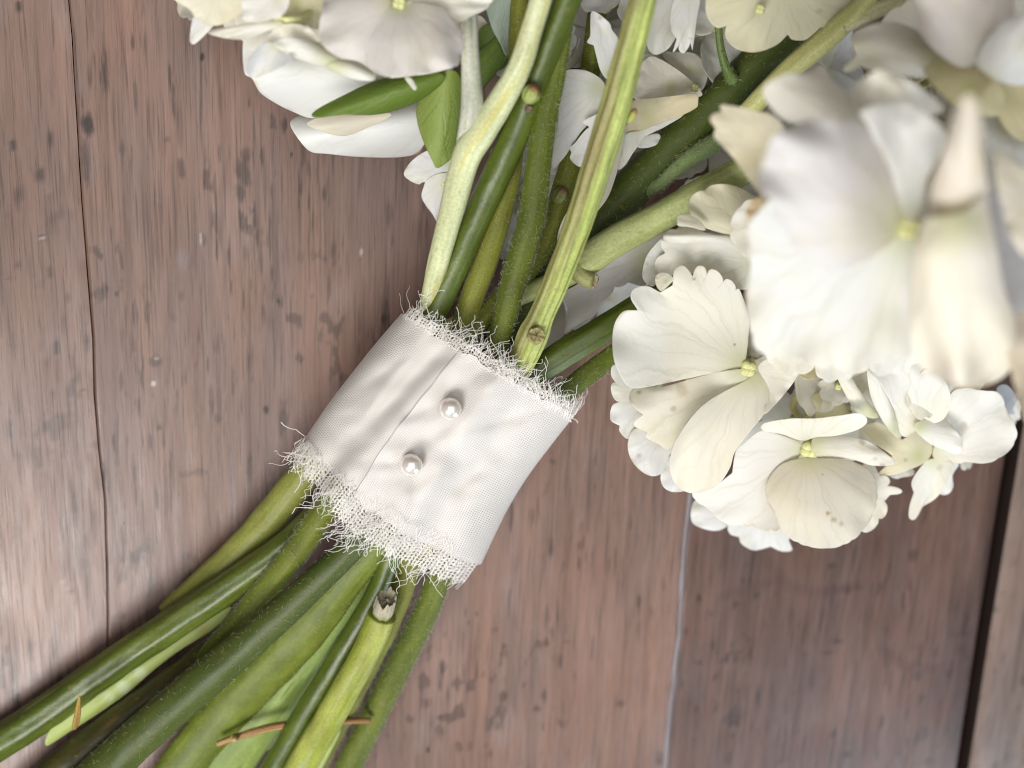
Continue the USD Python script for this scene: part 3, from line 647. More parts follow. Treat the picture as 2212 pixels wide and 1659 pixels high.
def petal(parent, outline, base, zb, zt, cup=0.0, curl=0.0, wave=1.0, col=WHITE, scallop=None, spots=(), seed=None, look=None, name='petal', thick=.00035, N=None, M=22, green=.5, bend=0.0, slope=(0, 0), label=None, vein=.05, tipdir=None, centre=None, green_len=.16):
    """A petal from its outline in view units; heights in mm: zb at the base, zt at the tip."""
    o = np.array(outline, float)
    seed = seed if seed is not None else int(abs(o.sum())) % 997
    per = np.sum(np.linalg.norm(np.roll(o, -1, 0) - o, axis=1))
    N = N or int(np.clip(per / 4.2, 56, 320))
    L = np.max(np.linalg.norm(o - np.array(base), axis=1))

    def zf(a, l, t, xy):
        w = meshkit.fbm(np.stack([xy[:, 0] / L * 1.9 + seed, xy[:, 1] / L * 1.9 + 3, 0 * a + seed], -1), 2, seed) - .5
        w2 = np.sin(l * 6 + a * 4 + seed) * sm(.3, 1, a)
        ac = np.clip(a, -.3, 1.3)
        z = zb + (zt - zb) * ac + bend * 4 * ac * (1 - ac) + cup * l**2 + curl * t**5 + wave * min(1.3, L / 260) * (3.6 * w + .5 * w2 + 1.0 * sm(.45, 1, t) * sm(.45, .95, a) * np.sin(np.arctan2(xy[:, 1] - base[1], xy[:, 0] - base[0]) * 15 + seed))
        z = z + slope[0] * (xy[:, 0] - base[0]) / L + slope[1] * (xy[:, 1] - base[1]) / L
        return z / 1000

    v, f, xy, a, l, tt = sheet(o, base, lambda xy, z: at(xy[:, 0], xy[:, 1], z), zf, N, M, thick, scallop, tipdir, centre)
    tint = petal_tint(xy, a, l, tt, base, L, seed, col, spots, green, vein, green_len)
    return put(name, v, f, look or PETAL, parent, tint, label=label, fan=fan_of(xy, base, L, seed))


def cr(key, *pts):
    """Corner-and-scale of the enlargements in which the outlines were read."""
    ox, oy, s = {'A1': (389.3, 0, .32), 'A2': (1681, 0, .24), 'A3': (1681, 353.9, .32), 'A4': (1283, 353.9, .24), 'A5': (1061.8, 442.4, .2667), 'C2': (884.8, 0, .28),
                 'C3': (1327.2, 0, .4), 'C4': (1283, 530.9, .4268), 'D': (0, 0, 1)}[key]
    return [(ox + x * s, oy + y * s) for x, y in pts]


def floret(parent, px, py, h, r, root=None, col=(.58, .58, .27), hidden=False):
    """The eye of a floret (four small closed buds) with its thin stalk; its petals become its children."""
    c = at(px, py, h / 1000); s = depth(px, py, h / 1000) / F
    V, Fc, n = [], [], 0
    m = trimesh.creation.icosphere(2)
    for k in range(4):
        q = k * math.pi / 2 + .6
        o = np.array([math.cos(q), math.sin(q), 0]) * r * .42 * s
        v = m.vertices * np.array([.62, .62, .62]) * r * s + o + c + np.array([0, 0, .25 * r * s])
        V.append(v); Fc.append(m.faces + n); n += len(v)
    root = root if root is not None else at(px + 25, py - 20, max(h - 22, 3) / 1000)
    p = np.linspace(0, 1, 8)[:, None]; line = c * (1 - p) + root * p + np.array([0, 0, -.002]) * np.sin(p * 3.1)
    t = (root - c) / np.linalg.norm(root - c); a = np.cross(t, [1.0, 0, .3]); a /= np.linalg.norm(a); b = np.cross(t, a)
    th = np.arange(10) / 10 * 2 * np.pi
    rad = .0009
    ring = (line[:, None] + rad * (np.cos(th)[None, :, None] * a + np.sin(th)[None, :, None] * b)).reshape(-1, 3)
    i, j = np.meshgrid(np.arange(7), np.arange(10), indexing='ij')
    q = np.stack([i * 10 + j, i * 10 + (j + 1) % 10, (i + 1) * 10 + (j + 1) % 10, (i + 1) * 10 + j], -1).reshape(-1, 4)
    V.append(ring); Fc.append(np.vstack([q[:, [0, 1, 2]], q[:, [0, 2, 3]]]) + n)
    V = np.vstack(V)
    tone = (.85 + .3 * meshkit.noise(V * 900, 4))[:, None]
    return put('floret', V, np.vstack(Fc), STEM, parent, np.array(col) * tone)


def wild_floret(parent, px, py, h, size, normal, seed, col=WHITE):
    """A whole floret at this place, facing normal: four rounded petals round an eye; size in mm."""
    g = np.random.default_rng(seed)
    c = at(px, py, h / 1000); nrm = np.array(normal, float); nrm /= np.linalg.norm(nrm)
    fl = floret(parent, px, py, h, 9, root=c - nrm * .025)
    e1 = np.cross(nrm, g.normal(size=3)); e1 /= np.linalg.norm(e1); e2 = np.cross(nrm, e1)
    for k in range(4):
        q = k * math.pi / 2 + g.normal(0, .12); L = size * g.uniform(.88, 1.1); wd = L * g.uniform(.78, .98)
        u, w = np.array([math.cos(q), math.sin(q)]), np.array([-math.sin(q), math.cos(q)])
        prof = [(.02, -.06), (.22, -.28), (.5, -.48), (.78, -.46), (.96, -.22), (1.0, 0), (.96, .24), (.78, .46), (.5, .48), (.22, .28), (.02, .06)]
        o = np.array([u * a * L + w * b * wd for a, b in prof])
        cup, bd, sd = g.uniform(.5, 4), g.uniform(-3, 3), int(g.integers(900))

        def zf(a, l, t, xy):
            ww = meshkit.fbm(np.stack([xy[:, 0] / L * 2.4 + sd, xy[:, 1] / L * 2.4, 0 * a], -1), 3, sd) - .5
            return 1.2 * (k % 2) + cup * l**2 + bd * a**2 + 4 * ww * a
        place = lambda xy, z: c + (xy[:, :1] * e1 + xy[:, 1:] * e2 + z[:, None] * nrm) / 1000
        v, f, xy, a, l, tt = sheet(o, (0, 0), place, zf, 72, 12, .00035, (int(g.integers(8, 13)), .05 * L))
        put('petal', v, f, PETAL, fl, petal_tint(xy, a, l, tt, (0, 0), L, sd, col, (), .5), fan=fan_of(xy, (0, 0), L, sd))


CREAM = np.array([.875, .86, .80]); YELLOW = np.array([.80, .76, .54]); COOL = np.array([.86, .87, .875])
TAN = (.42, .32, .16)

# ---- the large hydrangea on the right
H1 = thing('hydrangea_head', 'big creamy hydrangea head on the right, nearest florets blurred', 'flower', 'white hydrangea heads')
fa = floret(H1, 1614, 795, 54, 19)
petal(fa, cr('C4', (765, 590), (785, 400), (770, 310), (735, 218), (718, 225), (690, 172), (655, 190), (615, 122), (573, 152), (538, 100), (503, 156), (455, 102), (408, 122), (398, 200), (335, 236), (270, 204), (205, 216), (186, 262), (222, 326), (150, 332), (105, 395), (94, 490), (108, 600), (165, 705), (250, 718), (550, 655), (735, 625)),
      (1610, 793), 53, 56, cup=5, bend=-1.5, wave=.8, spots=[(1499, 603, 4, .8, (.45, .1, .2)), (1587, 744, 4, .8, (.45, .12, .2))], M=30)
petal(fa, cr('C4', (745, 625), (560, 655), (350, 712), (215, 718), (178, 760), (196, 812), (250, 855), (205, 890), (212, 918), (272, 945), (262, 970), (330, 1003), (392, 1022), (560, 830), (760, 690)),
      (1612, 797), 54, 49, cup=-4, wave=1.2, col=CREAM, spots=[(1470, 842, 22, .35, TAN), (1381, 848, 7, .6, (.38, .36, .12)), (1455, 882, 8, .5, TAN)], M=26)
petal(fa, cr('C4', (770, 680), (560, 800), (430, 960), (385, 1080), (390, 1160), (430, 1225), (510, 1252), (620, 1215), (685, 1130), (715, 1040), (790, 940), (870, 830), (885, 700), (850, 630)),
      (1622, 800), 55, 50, cup=6, bend=4, wave=1.3, col=np.array([.875, .855, .81]), M=28)
petal(fa, cr('C4', (830, 620), (880, 570), (960, 560), (1055, 585), (1040, 640), (1000, 705), (930, 790), (860, 850), (880, 720)), (1622, 796), 55, 60, cup=3, col=np.array([.875, .855, .81]))
fb_ = floret(H1, 1400, 850, 40, 8)
petal(fb_, cr('C4', (110, 600), (86, 650), (108, 690), (88, 740), (130, 790), (92, 810), (84, 880), (132, 912), (130, 940), (172, 978), (215, 930), (330, 800), (260, 640)), (1410, 850), 41, 44, col=COOL)
petal(fb_, cr('C4', (210, 925), (172, 1000), (188, 1080), (238, 1140), (298, 1166), (350, 1142), (382, 1060), (450, 1000), (330, 940)), (1440, 920), 43, 45, col=COOL, spots=[(1380, 985, 8, .4, TAN)])
petal(fb_, cr('C4', (390, 1060), (340, 1150), (350, 1218), (402, 1246), (470, 1236), (560, 1180), (480, 1080)), (1500, 1000), 43, 44, col=COOL)
fc = floret(H1, 1745, 969, 52, 20)
petal(fc, cr('C4', (1040, 1000), (950, 960), (850, 935), (760, 1000), (718, 1040), (700, 1150), (610, 1222), (500, 1250), (528, 1300), (580, 1330), (625, 1380), (690, 1412), (745, 1412), (780, 1425), (800, 1412), (860, 1446), (885, 1430), (925, 1444), (950, 1400), (960, 1250), (1000, 1120), (1050, 1050)),
      (1742, 970), 51, 46, cup=3, wave=1.2, M=28)
petal(fc, cr('C4', (1380, 1090), (1450, 1165), (1492, 1175), (1484, 1215), (1560, 1240), (1500, 1258), (1468, 1295), (1482, 1350), (1440, 1380), (1438, 1405), (1405, 1440), (1350, 1440), (1250, 1300)), (1830, 1060), 48, 46, col=CREAM)
petal(fc, cr('C4', (1060, 1072), (1120, 1075), (1250, 1078), (1370, 1118), (1422, 1180), (1432, 1280), (1405, 1370), (1352, 1450), (1290, 1500), (1200, 1530), (1100, 1524), (1020, 1495), (960, 1450), (915, 1360), (876, 1290), (868, 1225), (905, 1150), (960, 1100)),
      (1744, 978), 53, 55, cup=-5, bend=4, wave=.8, col=np.array([.80, .765, .68]), scallop=(22, 2.2), spots=[(1788, 1108, 7, .7, (.40, .28, .08)), (1800, 1122, 9, .6, (.40, .28, .08)), (1816, 1131, 8, .5, (.42, .30, .1)), (1776, 1025, 3, .6, (.3, .2, .2))], M=30)
petal(fc, cr('C4', (1100, 1010), (1115, 965), (1160, 950), (1250, 955), (1380, 985), (1450, 1030), (1525, 1092), (1485, 1112), (1400, 1110), (1300, 1080), (1130, 1068)), (1750, 966), 54, 53, cup=-2, col=CREAM,
      spots=[(1862, 955, 9, .5, (.45, .33, .1)), (1905, 1005, 8, .5, (.42, .30, .1)), (1890, 990, 6, .4, TAN)])
petal(fc, cr('C4', (1050, 985), (950, 952), (862, 936), (845, 908), (900, 888), (1000, 874), (1120, 873), (1250, 858), (1340, 848), (1384, 880), (1345, 925), (1230, 960), (1130, 968)), (1742, 962), 54, 60, wave=.8)
fd = floret(H1, 1610, 1110, 24, 8)
petal(fd, cr('C4', (520, 1285), (492, 1340), (498, 1400), (550, 1430), (620, 1442), (672, 1420), (720, 1370), (620, 1290)), (1600, 1110), 24, 22, col=COOL)
petal(fd, cr('C4', (690, 1400), (684, 1455), (735, 1475), (748, 1510), (812, 1541), (895, 1522), (950, 1546), (1002, 1540), (985, 1490), (1000, 1430), (800, 1380)), (1660, 1110), 26, 24, col=COOL)
fe = floret(H1, 1990, 985, 46, 8)
petal(fe, cr('C4', (1340, 930), (1440, 895), (1560, 980), (1638, 940), (1700, 978), (1712, 1040), (1680, 1092), (1600, 1132), (1500, 1162), (1440, 1150), (1540, 1090), (1480, 1040), (1400, 990)), (1985, 985), 47, 46, col=YELLOW * .6 + WHITE * .4, spots=[(1956, 993, 6, .5, TAN)])
petal(fe, cr('C4', (1490, 1160), (1540, 1140), (1612, 1128), (1616, 1160), (1560, 1172), (1530, 1180)), (1960, 1010), 40, 40, col=COOL)
petal(fe, cr('C4', (1700, 1080), (1640, 1140), (1608, 1200), (1620, 1250), (1600, 1310), (1594, 1370), (1612, 1388), (1635, 1372), (1662, 1320), (1725, 1282), (1770, 1230), (1795, 1180), (1822, 1140), (1800, 1090)), (2015, 990), 46, 40, cup=3, wave=1.2, col=WHITE * .6 + CREAM * .4, spots=[(2030, 1010, 10, .3, TAN)])
petal(fe, cr('C4', (1790, 1100), (1846, 1104), (1815, 1160), (1818, 1220), (1792, 1256), (1752, 1255), (1735, 1200)), (2030, 1000), 40, 37, col=COOL)
petal(fe, cr('C4', (1760, 870), (1800, 760), (1870, 720), (1980, 735), (2055, 750), (2092, 840), (2128, 900), (2141, 950), (2120, 1010), (2060, 1070), (1980, 1101), (1880, 1094), (1840, 1102), (1720, 1075), (1730, 990)), (2000, 985), 46, 52, cup=4, wave=1.0, spots=[(2080, 920, 12, .35, TAN)], scallop=(14, 2))
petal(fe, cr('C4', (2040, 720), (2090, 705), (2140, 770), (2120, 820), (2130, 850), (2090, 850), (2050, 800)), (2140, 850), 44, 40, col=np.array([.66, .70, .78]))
fg = floret(H1, 1810, 835, 50, 8)
petal(fg, cr('C4', (1400, 620), (1560, 560), (1740, 640), (1805, 760), (1775, 870), (1700, 905), (1640, 935), (1560, 962), (1520, 830), (1450, 700)), (1990, 960), 52, 66, cup=4, wave=1.4, M=28)
petal(fg, cr('C4', (1620, 905), (1740, 860), (1800, 900), (1862, 985), (1845, 1052), (1740, 1022), (1660, 970)), (1985, 925), 58, 54, cup=-3)
petal(fg, cr('C4', (1195, 590), (1262, 590), (1335, 720), (1395, 800), (1442, 862), (1402, 872), (1330, 842), (1288, 780), (1236, 680)), (1880, 890), 50, 66, cup=-3)
petal(fg, cr('C4', (1385, 630), (1442, 680), (1484, 735), (1500, 780), (1545, 830), (1562, 900), (1552, 972), (1500, 940), (1440, 850), (1398, 750)), (1930, 930), 52, 68, cup=-3)
petal(fg, cr('C4', (1105, 760), (1150, 742), (1200, 756), (1260, 800), (1320, 860), (1230, 890), (1130, 885), (1120, 820)), (1850, 900), 40, 44, col=YELLOW)
petal(fg, cr('C4', (1040, 600), (1200, 590), (1180, 640), (1110, 675), (1050, 665)), (1760, 780), 46, 50, col=YELLOW)
petal(fg, cr('C4', (1150, 640), (1250, 650), (1320, 850), (1240, 800), (1180, 720)), (1840, 880), 34, 40, col=COOL * .9)
fh = floret(H1, 1640, 600, 52, 9)
petal(fh, cr('A4', (850, 375), (880, 290), (955, 240), (985, 243), (1050, 195), (1160, 180), (1280, 200), (1400, 260), (1540, 360), (1480, 500), (1350, 625), (1180, 630), (960, 560), (890, 520), (868, 450)), (1620, 510), 53, 56, cup=-4, col=CREAM * .5 + YELLOW * .5, M=24, vein=.12)
petal(fh, cr('A4', (750, 490), (772, 460), (830, 450), (872, 462), (960, 520), (1000, 600), (860, 570), (762, 560), (748, 530)), (1540, 495), 55, 57, col=CREAM)
petal(fh, cr('A4', (640, 690), (608, 700), (612, 760), (640, 805), (570, 845), (545, 920), (568, 1012), (650, 1010), (800, 990), (1000, 1000), (1150, 1060), (1300, 1130), (1440, 1090), (1460, 860), (1420, 690), (1000, 660)), (1640, 560), 54, 49, cup=2, M=28, vein=.10)
petal(fh, cr('A4', (625, 650), (640, 615), (685, 590), (740, 592), (775, 568), (900, 580), (1000, 618), (1150, 645), (1330, 640), (1440, 690), (1250, 712), (1000, 702), (800, 712), (640, 695)), (1630, 520), 60, 66, cup=-3)
petal(fh, cr('A4', (615, 678), (540, 740), (470, 840), (435, 980), (450, 1052), (500, 1098), (552, 1092), (620, 1000), (620, 900), (640, 790)), (1440, 560), 46, 44, col=COOL, spots=[(1397, 570, 6, .3, TAN)])
petal(fh, cr('A4', (555, 1015), (600, 980), (662, 985), (717, 1032), (690, 1075), (605, 1142), (558, 1085)), (1440, 610), 61, 58, col=CREAM)

fi = floret(H1, 1958, 492, 130, 26, root=at(1990, 520, .095))
petal(fi, cr('C3', (880, 640), (760, 598), (640, 573), (570, 568), (580, 600), (530, 618), (516, 650), (545, 690), (538, 740), (560, 765), (640, 850), (740, 985), (830, 1085), (900, 1000), (960, 800)), (1690, 330), 104, 96, cup=4, col=np.array([.82, .78, .64]))
petal(fi, cr('C3', (800, 490), (850, 432), (950, 396), (1060, 388), (1105, 345), (1145, 372), (1180, 440), (1250, 500), (1350, 650), (1100, 680), (920, 645), (832, 560)), (1860, 290), 112, 116, cup=-5, col=np.array([.875, .855, .81]))
petal(fi, cr('D', (1700, 430), (1650, 445), (1614, 500), (1622, 580), (1610, 640), (1617, 690), (1630, 745), (1655, 768), (1693, 778), (1735, 772), (1770, 795), (1795, 783), (1812, 800), (1845, 806), (1872, 793), (1893, 783), (1912, 788), (1930, 775), (1965, 768), (1985, 690), (1990, 580), (1965, 500), (1850, 450)), (1952, 500), 126, 110, cup=2, wave=1.4, col=COOL, M=30, scallop=(26, 3))
petal(fi, cr('C3', (780, 930), (800, 1030), (850, 1085), (872, 1170), (930, 1235), (962, 1330), (1060, 1392), (1150, 1452), (1260, 1455), (1420, 1360), (1560, 1250), (1640, 1160), (1560, 950), (1450, 790), (1330, 655), (1100, 650), (960, 680), (860, 735), (815, 830)), (1956, 488), 131, 135, cup=-4, bend=2, wave=1.3, col=np.array([.80, .79, .80]), scallop=(24, 4), M=30)
petal(fi, cr('C3', (1280, 480), (1400, 388), (1480, 384), (1600, 440), (1720, 525), (1775, 590), (1700, 620), (1560, 600), (1400, 600), (1300, 560)), (1960, 400), 122, 128, cup=-5)
petal(fi, cr('C3', (1330, 600), (1450, 560), (1600, 570), (1720, 640), (1785, 720), (1760, 830), (1690, 960), (1655, 1120), (1580, 1200), (1480, 900), (1370, 680)), (1960, 486), 133, 130, cup=4, col=COOL)
petal(fi, cr('C3', (715, 1130), (760, 1075), (840, 1060), (850, 1110), (800, 1190), (730, 1210)), (1670, 470), 108, 106, col=np.array([.84, .72, .50]))

fj = floret(H1, 2070, 470, 140, 14, root=at(2060, 480, .10))
petal(fj, cr('D', (2035, 480), (2005, 470), (2015, 395), (2040, 320), (2062, 240), (2085, 208), (2105, 212), (2122, 260), (2124, 340), (2135, 430), (2120, 490)), (2070, 500), 146, 160, cup=-4, col=np.array([.86, .81, .74]))
petal(fj, cr('D', (2010, 470), (1990, 490), (1972, 560), (1966, 680), (1972, 760), (1995, 800), (2020, 812), (2045, 828), (2100, 839), (2165, 815), (2196, 765), (2192, 690), (2168, 620), (2150, 520), (2125, 430), (2080, 460)), (2070, 480), 151, 136, cup=-5, bend=3, wave=1.5, col=np.array([.88, .855, .81]), M=28)
petal(fj, cr('D', (2150, 330), (2190, 350), (2260, 400), (2300, 520), (2240, 560), (2200, 540), (2165, 450)), (2250, 420), 140, 144, col=np.array([.87, .84, .78]))
petal(fj, cr('D', (2170, 700), (2240, 680), (2300, 800), (2250, 920), (2212, 900), (2185, 800)), (2260, 720), 138, 146, col=np.array([.87, .81, .73]))
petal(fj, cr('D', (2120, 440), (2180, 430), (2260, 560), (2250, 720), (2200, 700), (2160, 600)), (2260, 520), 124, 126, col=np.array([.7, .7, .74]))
fk = floret(H1, 2120, 190, 108, 16, root=at(2150, 230, .07))
petal(fk, cr('C3', (1275, 215), (1300, 172), (1400, 130), (1500, 120), (1600, 148), (1675, 195), (1800, 300), (1760, 400), (1640, 420), (1540, 400), (1400, 382), (1295, 345), (1262, 388), (1236, 372), (1300, 300)), (2050, 130), 106, 100, cup=-4, col=CREAM)
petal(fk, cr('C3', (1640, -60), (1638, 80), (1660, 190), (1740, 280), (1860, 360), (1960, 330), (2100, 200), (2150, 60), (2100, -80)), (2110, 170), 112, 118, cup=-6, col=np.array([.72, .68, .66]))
petal(fk, cr('C3', (1960, 330), (2060, 160), (2240, 60), (2360, 120), (2400, 320), (2250, 450), (2080, 440)), (2130, 180), 116, 128, cup=-4, col=COOL)
petal(fk, cr('C3', (1700, 300), (1860, 350), (1990, 380), (2100, 480), (2080, 620), (1900, 600), (1780, 520), (1680, 400)), (2090, 190), 110, 104, col=YELLOW)
petal(fk, cr('C3', (2050, 420), (2200, 420), (2380, 480), (2380, 700), (2200, 760), (2080, 640)), (2150, 200), 108, 112, col=YELLOW)
petal(fk, cr('C3', (1980, 600), (2080, 580), (2250, 700), (2300, 900), (2150, 960), (2030, 860)), (2180, 260), 104, 110, col=COOL * .95)

# florets that fill the head below and behind the ones in front
for k, (x, y, h, sz, nx, ny) in enumerate([(1700, 900, 24, 17, -.3, -.5), (1850, 900, 26, 18, .1, -.5), (2000, 880, 28, 18, .4, -.4), (1560, 760, 30, 15, -.5, -.2), (1790, 690, 70, 19, -.2, -.3), (1950, 640, 88, 20, .1, -.2), (2080, 560, 96, 20, .4, 0), (1730, 480, 72, 17, -.5, .1),
                                              (1870, 370, 84, 18, -.2, .3), (2010, 330, 92, 19, .1, .3), (2140, 330, 92, 20, .5, .2), (2060, 120, 80, 19, .1, .5), (2180, 90, 84, 20, .4, .5), (1990, 440, 96, 18, 0, .2), (1900, 800, 46, 18, 0, -.4), (2060, 780, 56, 19, .4, -.3), (1720, 780, 40, 17, -.3, -.3), (2230, 640, 80, 20, .6, 0), (2130, 920, 22, 16, .5, -.4)]):
    wild_floret(H1, x, y, h, sz, (nx, ny, 1), 100 + k)
branch(H1, [(1720, 320, 40, 60), (1800, 420, 42, 56), (1880, 560, 48, 46), (1930, 640, 56, 36)], PALE, name='flower_stalk', seed=51)
for x, y, h in ((1760, 840, 30), (1745, 900, 38), (1720, 860, 36), (1850, 860, 40)):
    branch(H1, [(1900, 600, 44, 18), ((1900 + x) / 2 + 10, (600 + y) / 2, h + 2, 17), (x, y, h, 15), (x + 4, y + 40, h - 3, 13)], [(.52, .50, .20), (.56, .55, .28)], name='flower_stalk', seed=x % 91)

# ---- hydrangea behind the stems, top middle
H3 = thing('hydrangea_head', 'shaded white hydrangea florets seen between the green stems', 'flower', 'white hydrangea heads')
f1 = floret(H3, 1640, 20, 62, 12)
petal(f1, cr('C3', (520, -40), (492, 40), (512, 112), (560, 152), (605, 132), (600, 200), (655, 262), (760, 283), (870, 245), (940, 182), (958, 212), (1020, 218), (1060, 195), (1110, 150), (1160, 140), (1215, 90), (1270, -20), (1000, -80), (700, -80)), (1690, -30), 60, 58, cup=-3, wave=.9, col=np.array([.80, .78, .62]), M=26, vein=.10, spots=[(1768, 25, 10, .3, TAN)])
f2 = floret(H3, 1330, 120, 30, 9)
petal(f2, cr('C2', (1400, 100), (1440, 95), (1500, 140), (1545, 180), (1562, 230), (1605, 290), (1640, 400), (1600, 620), (1520, 610), (1470, 540), (1440, 430), (1420, 350), (1370, 330), (1375, 310), (1395, 280)), (1320, 160), 34, 40, col=COOL, spots=[(1296, 38, 7, .5, (.4, .25, .12))])
petal(f2, cr('C2', (1500, 640), (1400, 560), (1290, 535), (1180, 560), (1120, 700), (1150, 900), (1100, 1280), (1180, 1230), (1250, 1130), (1330, 1010), (1440, 900), (1520, 780)), (1300, 190), 34, 30, cup=3, wave=1.2, col=COOL, vein=.08)
petal(f2, cr('C2', (1600, 780), (1440, 880), (1340, 930), (1330, 950), (1400, 970), (1350, 1010), (1270, 1110), (1235, 1140), (1250, 1180), (1236, 1220), (1280, 1270), (1340, 1280), (1460, 1150), (1640, 1000)), (1340, 240), 38, 32, col=COOL)
petal(f2, cr('C2', (1260, 420), (1310, 290), (1322, 300), (1300, 380), (1350, 360), (1340, 420), (1250, 520), (1190, 520)), (1240, 150), 24, 26, col=CREAM * .8)
f4 = floret(H3, 1500, 190, 34, 9)
petal(f4, cr('C2', (1900, -60), (1830, 100), (1825, 280), (1845, 385), (1900, 422), (1990, 380), (2050, 300), (2160, 160), (2240, -60)), (1470, -40), 44, 42, cup=2, col=COOL)
petal(f4, cr('C2', (2010, 130), (2020, 240), (2060, 300), (2030, 400), (2045, 395), (2090, 330), (2075, 380), (2110, 412), (2150, 370), (2180, 290), (2180, 390), (2195, 300), (2215, 150), (2230, -20), (2060, -20)), (1490, -20), 47, 46, col=COOL)
petal(f4, cr('C2', (1720, 760), (1745, 560), (1780, 500), (1870, 438), (1960, 470), (2100, 560), (2230, 680), (2240, 740), (1960, 760)), (1450, 190), 31, 33, cup=3, col=CREAM * .92, scallop=(10, 3))
petal(f4, cr('C2', (1680, 1040), (1690, 900), (1710, 780), (1900, 755), (2100, 732), (2215, 725), (2225, 790), (2212, 830), (2110, 885), (1900, 960), (1780, 1010)), (1400, 250), 36, 40, cup=-2, col=np.array([.76, .71, .55]))
petal(f4, cr('C2', (1660, 1040), (1800, 1000), (1920, 920), (2110, 885), (2000, 960), (1900, 1010), (1800, 1030), (1760, 1080), (1680, 1250), (1620, 1310), (1610, 1280), (1640, 1180)), (1370, 270), 35, 33, col=COOL)
petal(f4, cr('C2', (1760, 1120), (1800, 1060), (1900, 1030), (1935, 1050), (1910, 1110), (1840, 1140), (1770, 1140)), (1380, 300), 30, 28, col=COOL)
petal(f4, cr('C2', (1640, 1030), (1660, 1040), (1620, 1250), (1540, 1500), (1440, 1640), (1350, 1720), (1290, 1780), (1170, 1880), (1140, 1840), (1180, 1700), (1300, 1500), (1460, 1250)), (1345, 290), 40, 32, cup=2, col=np.array([.76, .74, .66]))
petal(f4, cr('C2', (1950, 400), (2060, 400), (2212, 420), (2300, 560), (2240, 700), (2100, 560), (1980, 470)), (1490, 150), 28, 28, col=CREAM * .85)
f5 = floret(H3, 1390, 570, 22, 9)
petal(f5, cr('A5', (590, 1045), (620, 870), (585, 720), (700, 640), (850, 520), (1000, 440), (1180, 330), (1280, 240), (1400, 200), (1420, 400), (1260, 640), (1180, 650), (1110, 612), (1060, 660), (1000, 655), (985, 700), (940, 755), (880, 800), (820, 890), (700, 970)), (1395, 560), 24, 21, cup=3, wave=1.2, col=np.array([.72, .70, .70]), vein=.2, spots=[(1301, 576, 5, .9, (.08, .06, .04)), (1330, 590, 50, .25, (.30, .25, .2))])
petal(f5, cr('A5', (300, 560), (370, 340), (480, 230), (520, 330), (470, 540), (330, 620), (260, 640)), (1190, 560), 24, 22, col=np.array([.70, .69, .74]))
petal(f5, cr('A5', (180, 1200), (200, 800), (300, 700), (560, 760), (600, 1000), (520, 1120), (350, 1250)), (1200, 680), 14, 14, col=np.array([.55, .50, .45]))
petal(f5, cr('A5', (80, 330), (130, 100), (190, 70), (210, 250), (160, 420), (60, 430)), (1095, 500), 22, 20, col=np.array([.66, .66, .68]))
f6 = floret(H3, 960, 400, 16, 8)
petal(f6, cr('A1', (1510, 1170), (1560, 1090), (1640, 1030), (1740, 1000), (1860, 1080), (1860, 1180), (1740, 1230), (1640, 1230), (1610, 1245), (1545, 1215)), (970, 350), 17, 14, col=COOL)
petal(f6, cr('A1', (1640, 1270), (1670, 1210), (1760, 1170), (1880, 1180), (1880, 1320), (1790, 1420), (1760, 1530), (1700, 1440), (1660, 1390), (1630, 1330)), (970, 380), 17, 12, col=COOL)
for k, (x, y, h, sz, nx, ny) in enumerate([(1290, 60, 16, 17, 0, .4), (1430, 120, 18, 18, .1, .3), (1540, 60, 22, 18, .2, .4), (1240, 260, 14, 16, -.2, .1), (1330, 330, 12, 17, 0, 0), (1430, 250, 16, 17, .1, .1), (1130, 60, 20, 15, -.1, .4), (1360, -30, 24, 18, 0, .5), (1480, -40, 26, 18, 0, .5), (1120, 420, 10, 14, -.3, 0), (1310, 640, 9, 15, 0, -.4), (1560, 420, 14, 16, .2, 0), (1640, 240, 16, 17, .3, .2), (1780, 150, 22, 18, .3, .3)]):
    wild_floret(H3, x, y, h, sz, (nx, ny, 1), 200 + k, COOL * .96)

# ---- hydrangea at the top left
H2 = thing('hydrangea_head', 'white hydrangea florets at the top left, over the smooth white flower', 'flower', 'white hydrangea heads')
fn = floret(H2, 862, 6, 60, 15)
petal(fn, cr('A1', (1470, 30), (1540, 5), (1700, -20), (2080, -10), (2092, 25), (2060, 62), (1960, 110), (1900, 142), (1820, 110), (1600, 60)), (864, 4), 60, 58, col=WHITE)
petal(fn, cr('A1', (1440, 20), (1380, 60), (1290, 120), (1250, 260), (1260, 420), (1300, 470), (1350, 502), (1420, 522), (1560, 505), (1690, 492), (1780, 470), (1835, 462), (1845, 440), (1882, 430), (1880, 375), (1916, 330), (1912, 275), (1896, 250), (1912, 222), (1870, 170), (1840, 130), (1760, 40), (1540, 10)), (862, 8), 60, 66, cup=-5, bend=2, wave=1.0, col=np.array([.80, .775, .76]), M=30, vein=.06)
petal(fn, cr('A1', (1440, 10), (1300, -40), (1000, -40), (960, 60), (938, 180), (945, 270), (985, 330), (1080, 388), (1190, 408), (1290, 420), (1330, 250), (1400, 100)), (858, 6), 59, 60, cup=-4, col=np.array([.80, .77, .75]), M=26)
petal(fn, cr('A1', (1420, 525), (1560, 472), (1700, 440), (1838, 452), (1700, 494), (1560, 514)), (900, 150), 52, 50, col=CREAM)
petal(fn, cr('A1', (1515, 520), (1560, 530), (1592, 580), (1594, 602), (1578, 606), (1545, 570)), (875, 165), 56, 52, col=CREAM)
fo = floret(H2, 712, 128, 52, 8, col=(.60, .62, .22))
petal(fo, cr('A1', (625, 285), (700, 258), (800, 250), (900, 278), (1000, 335), (1085, 400), (1010, 448), (900, 432), (760, 382), (660, 322)), (720, 132), 54, 56, cup=-2, green_len=.3)
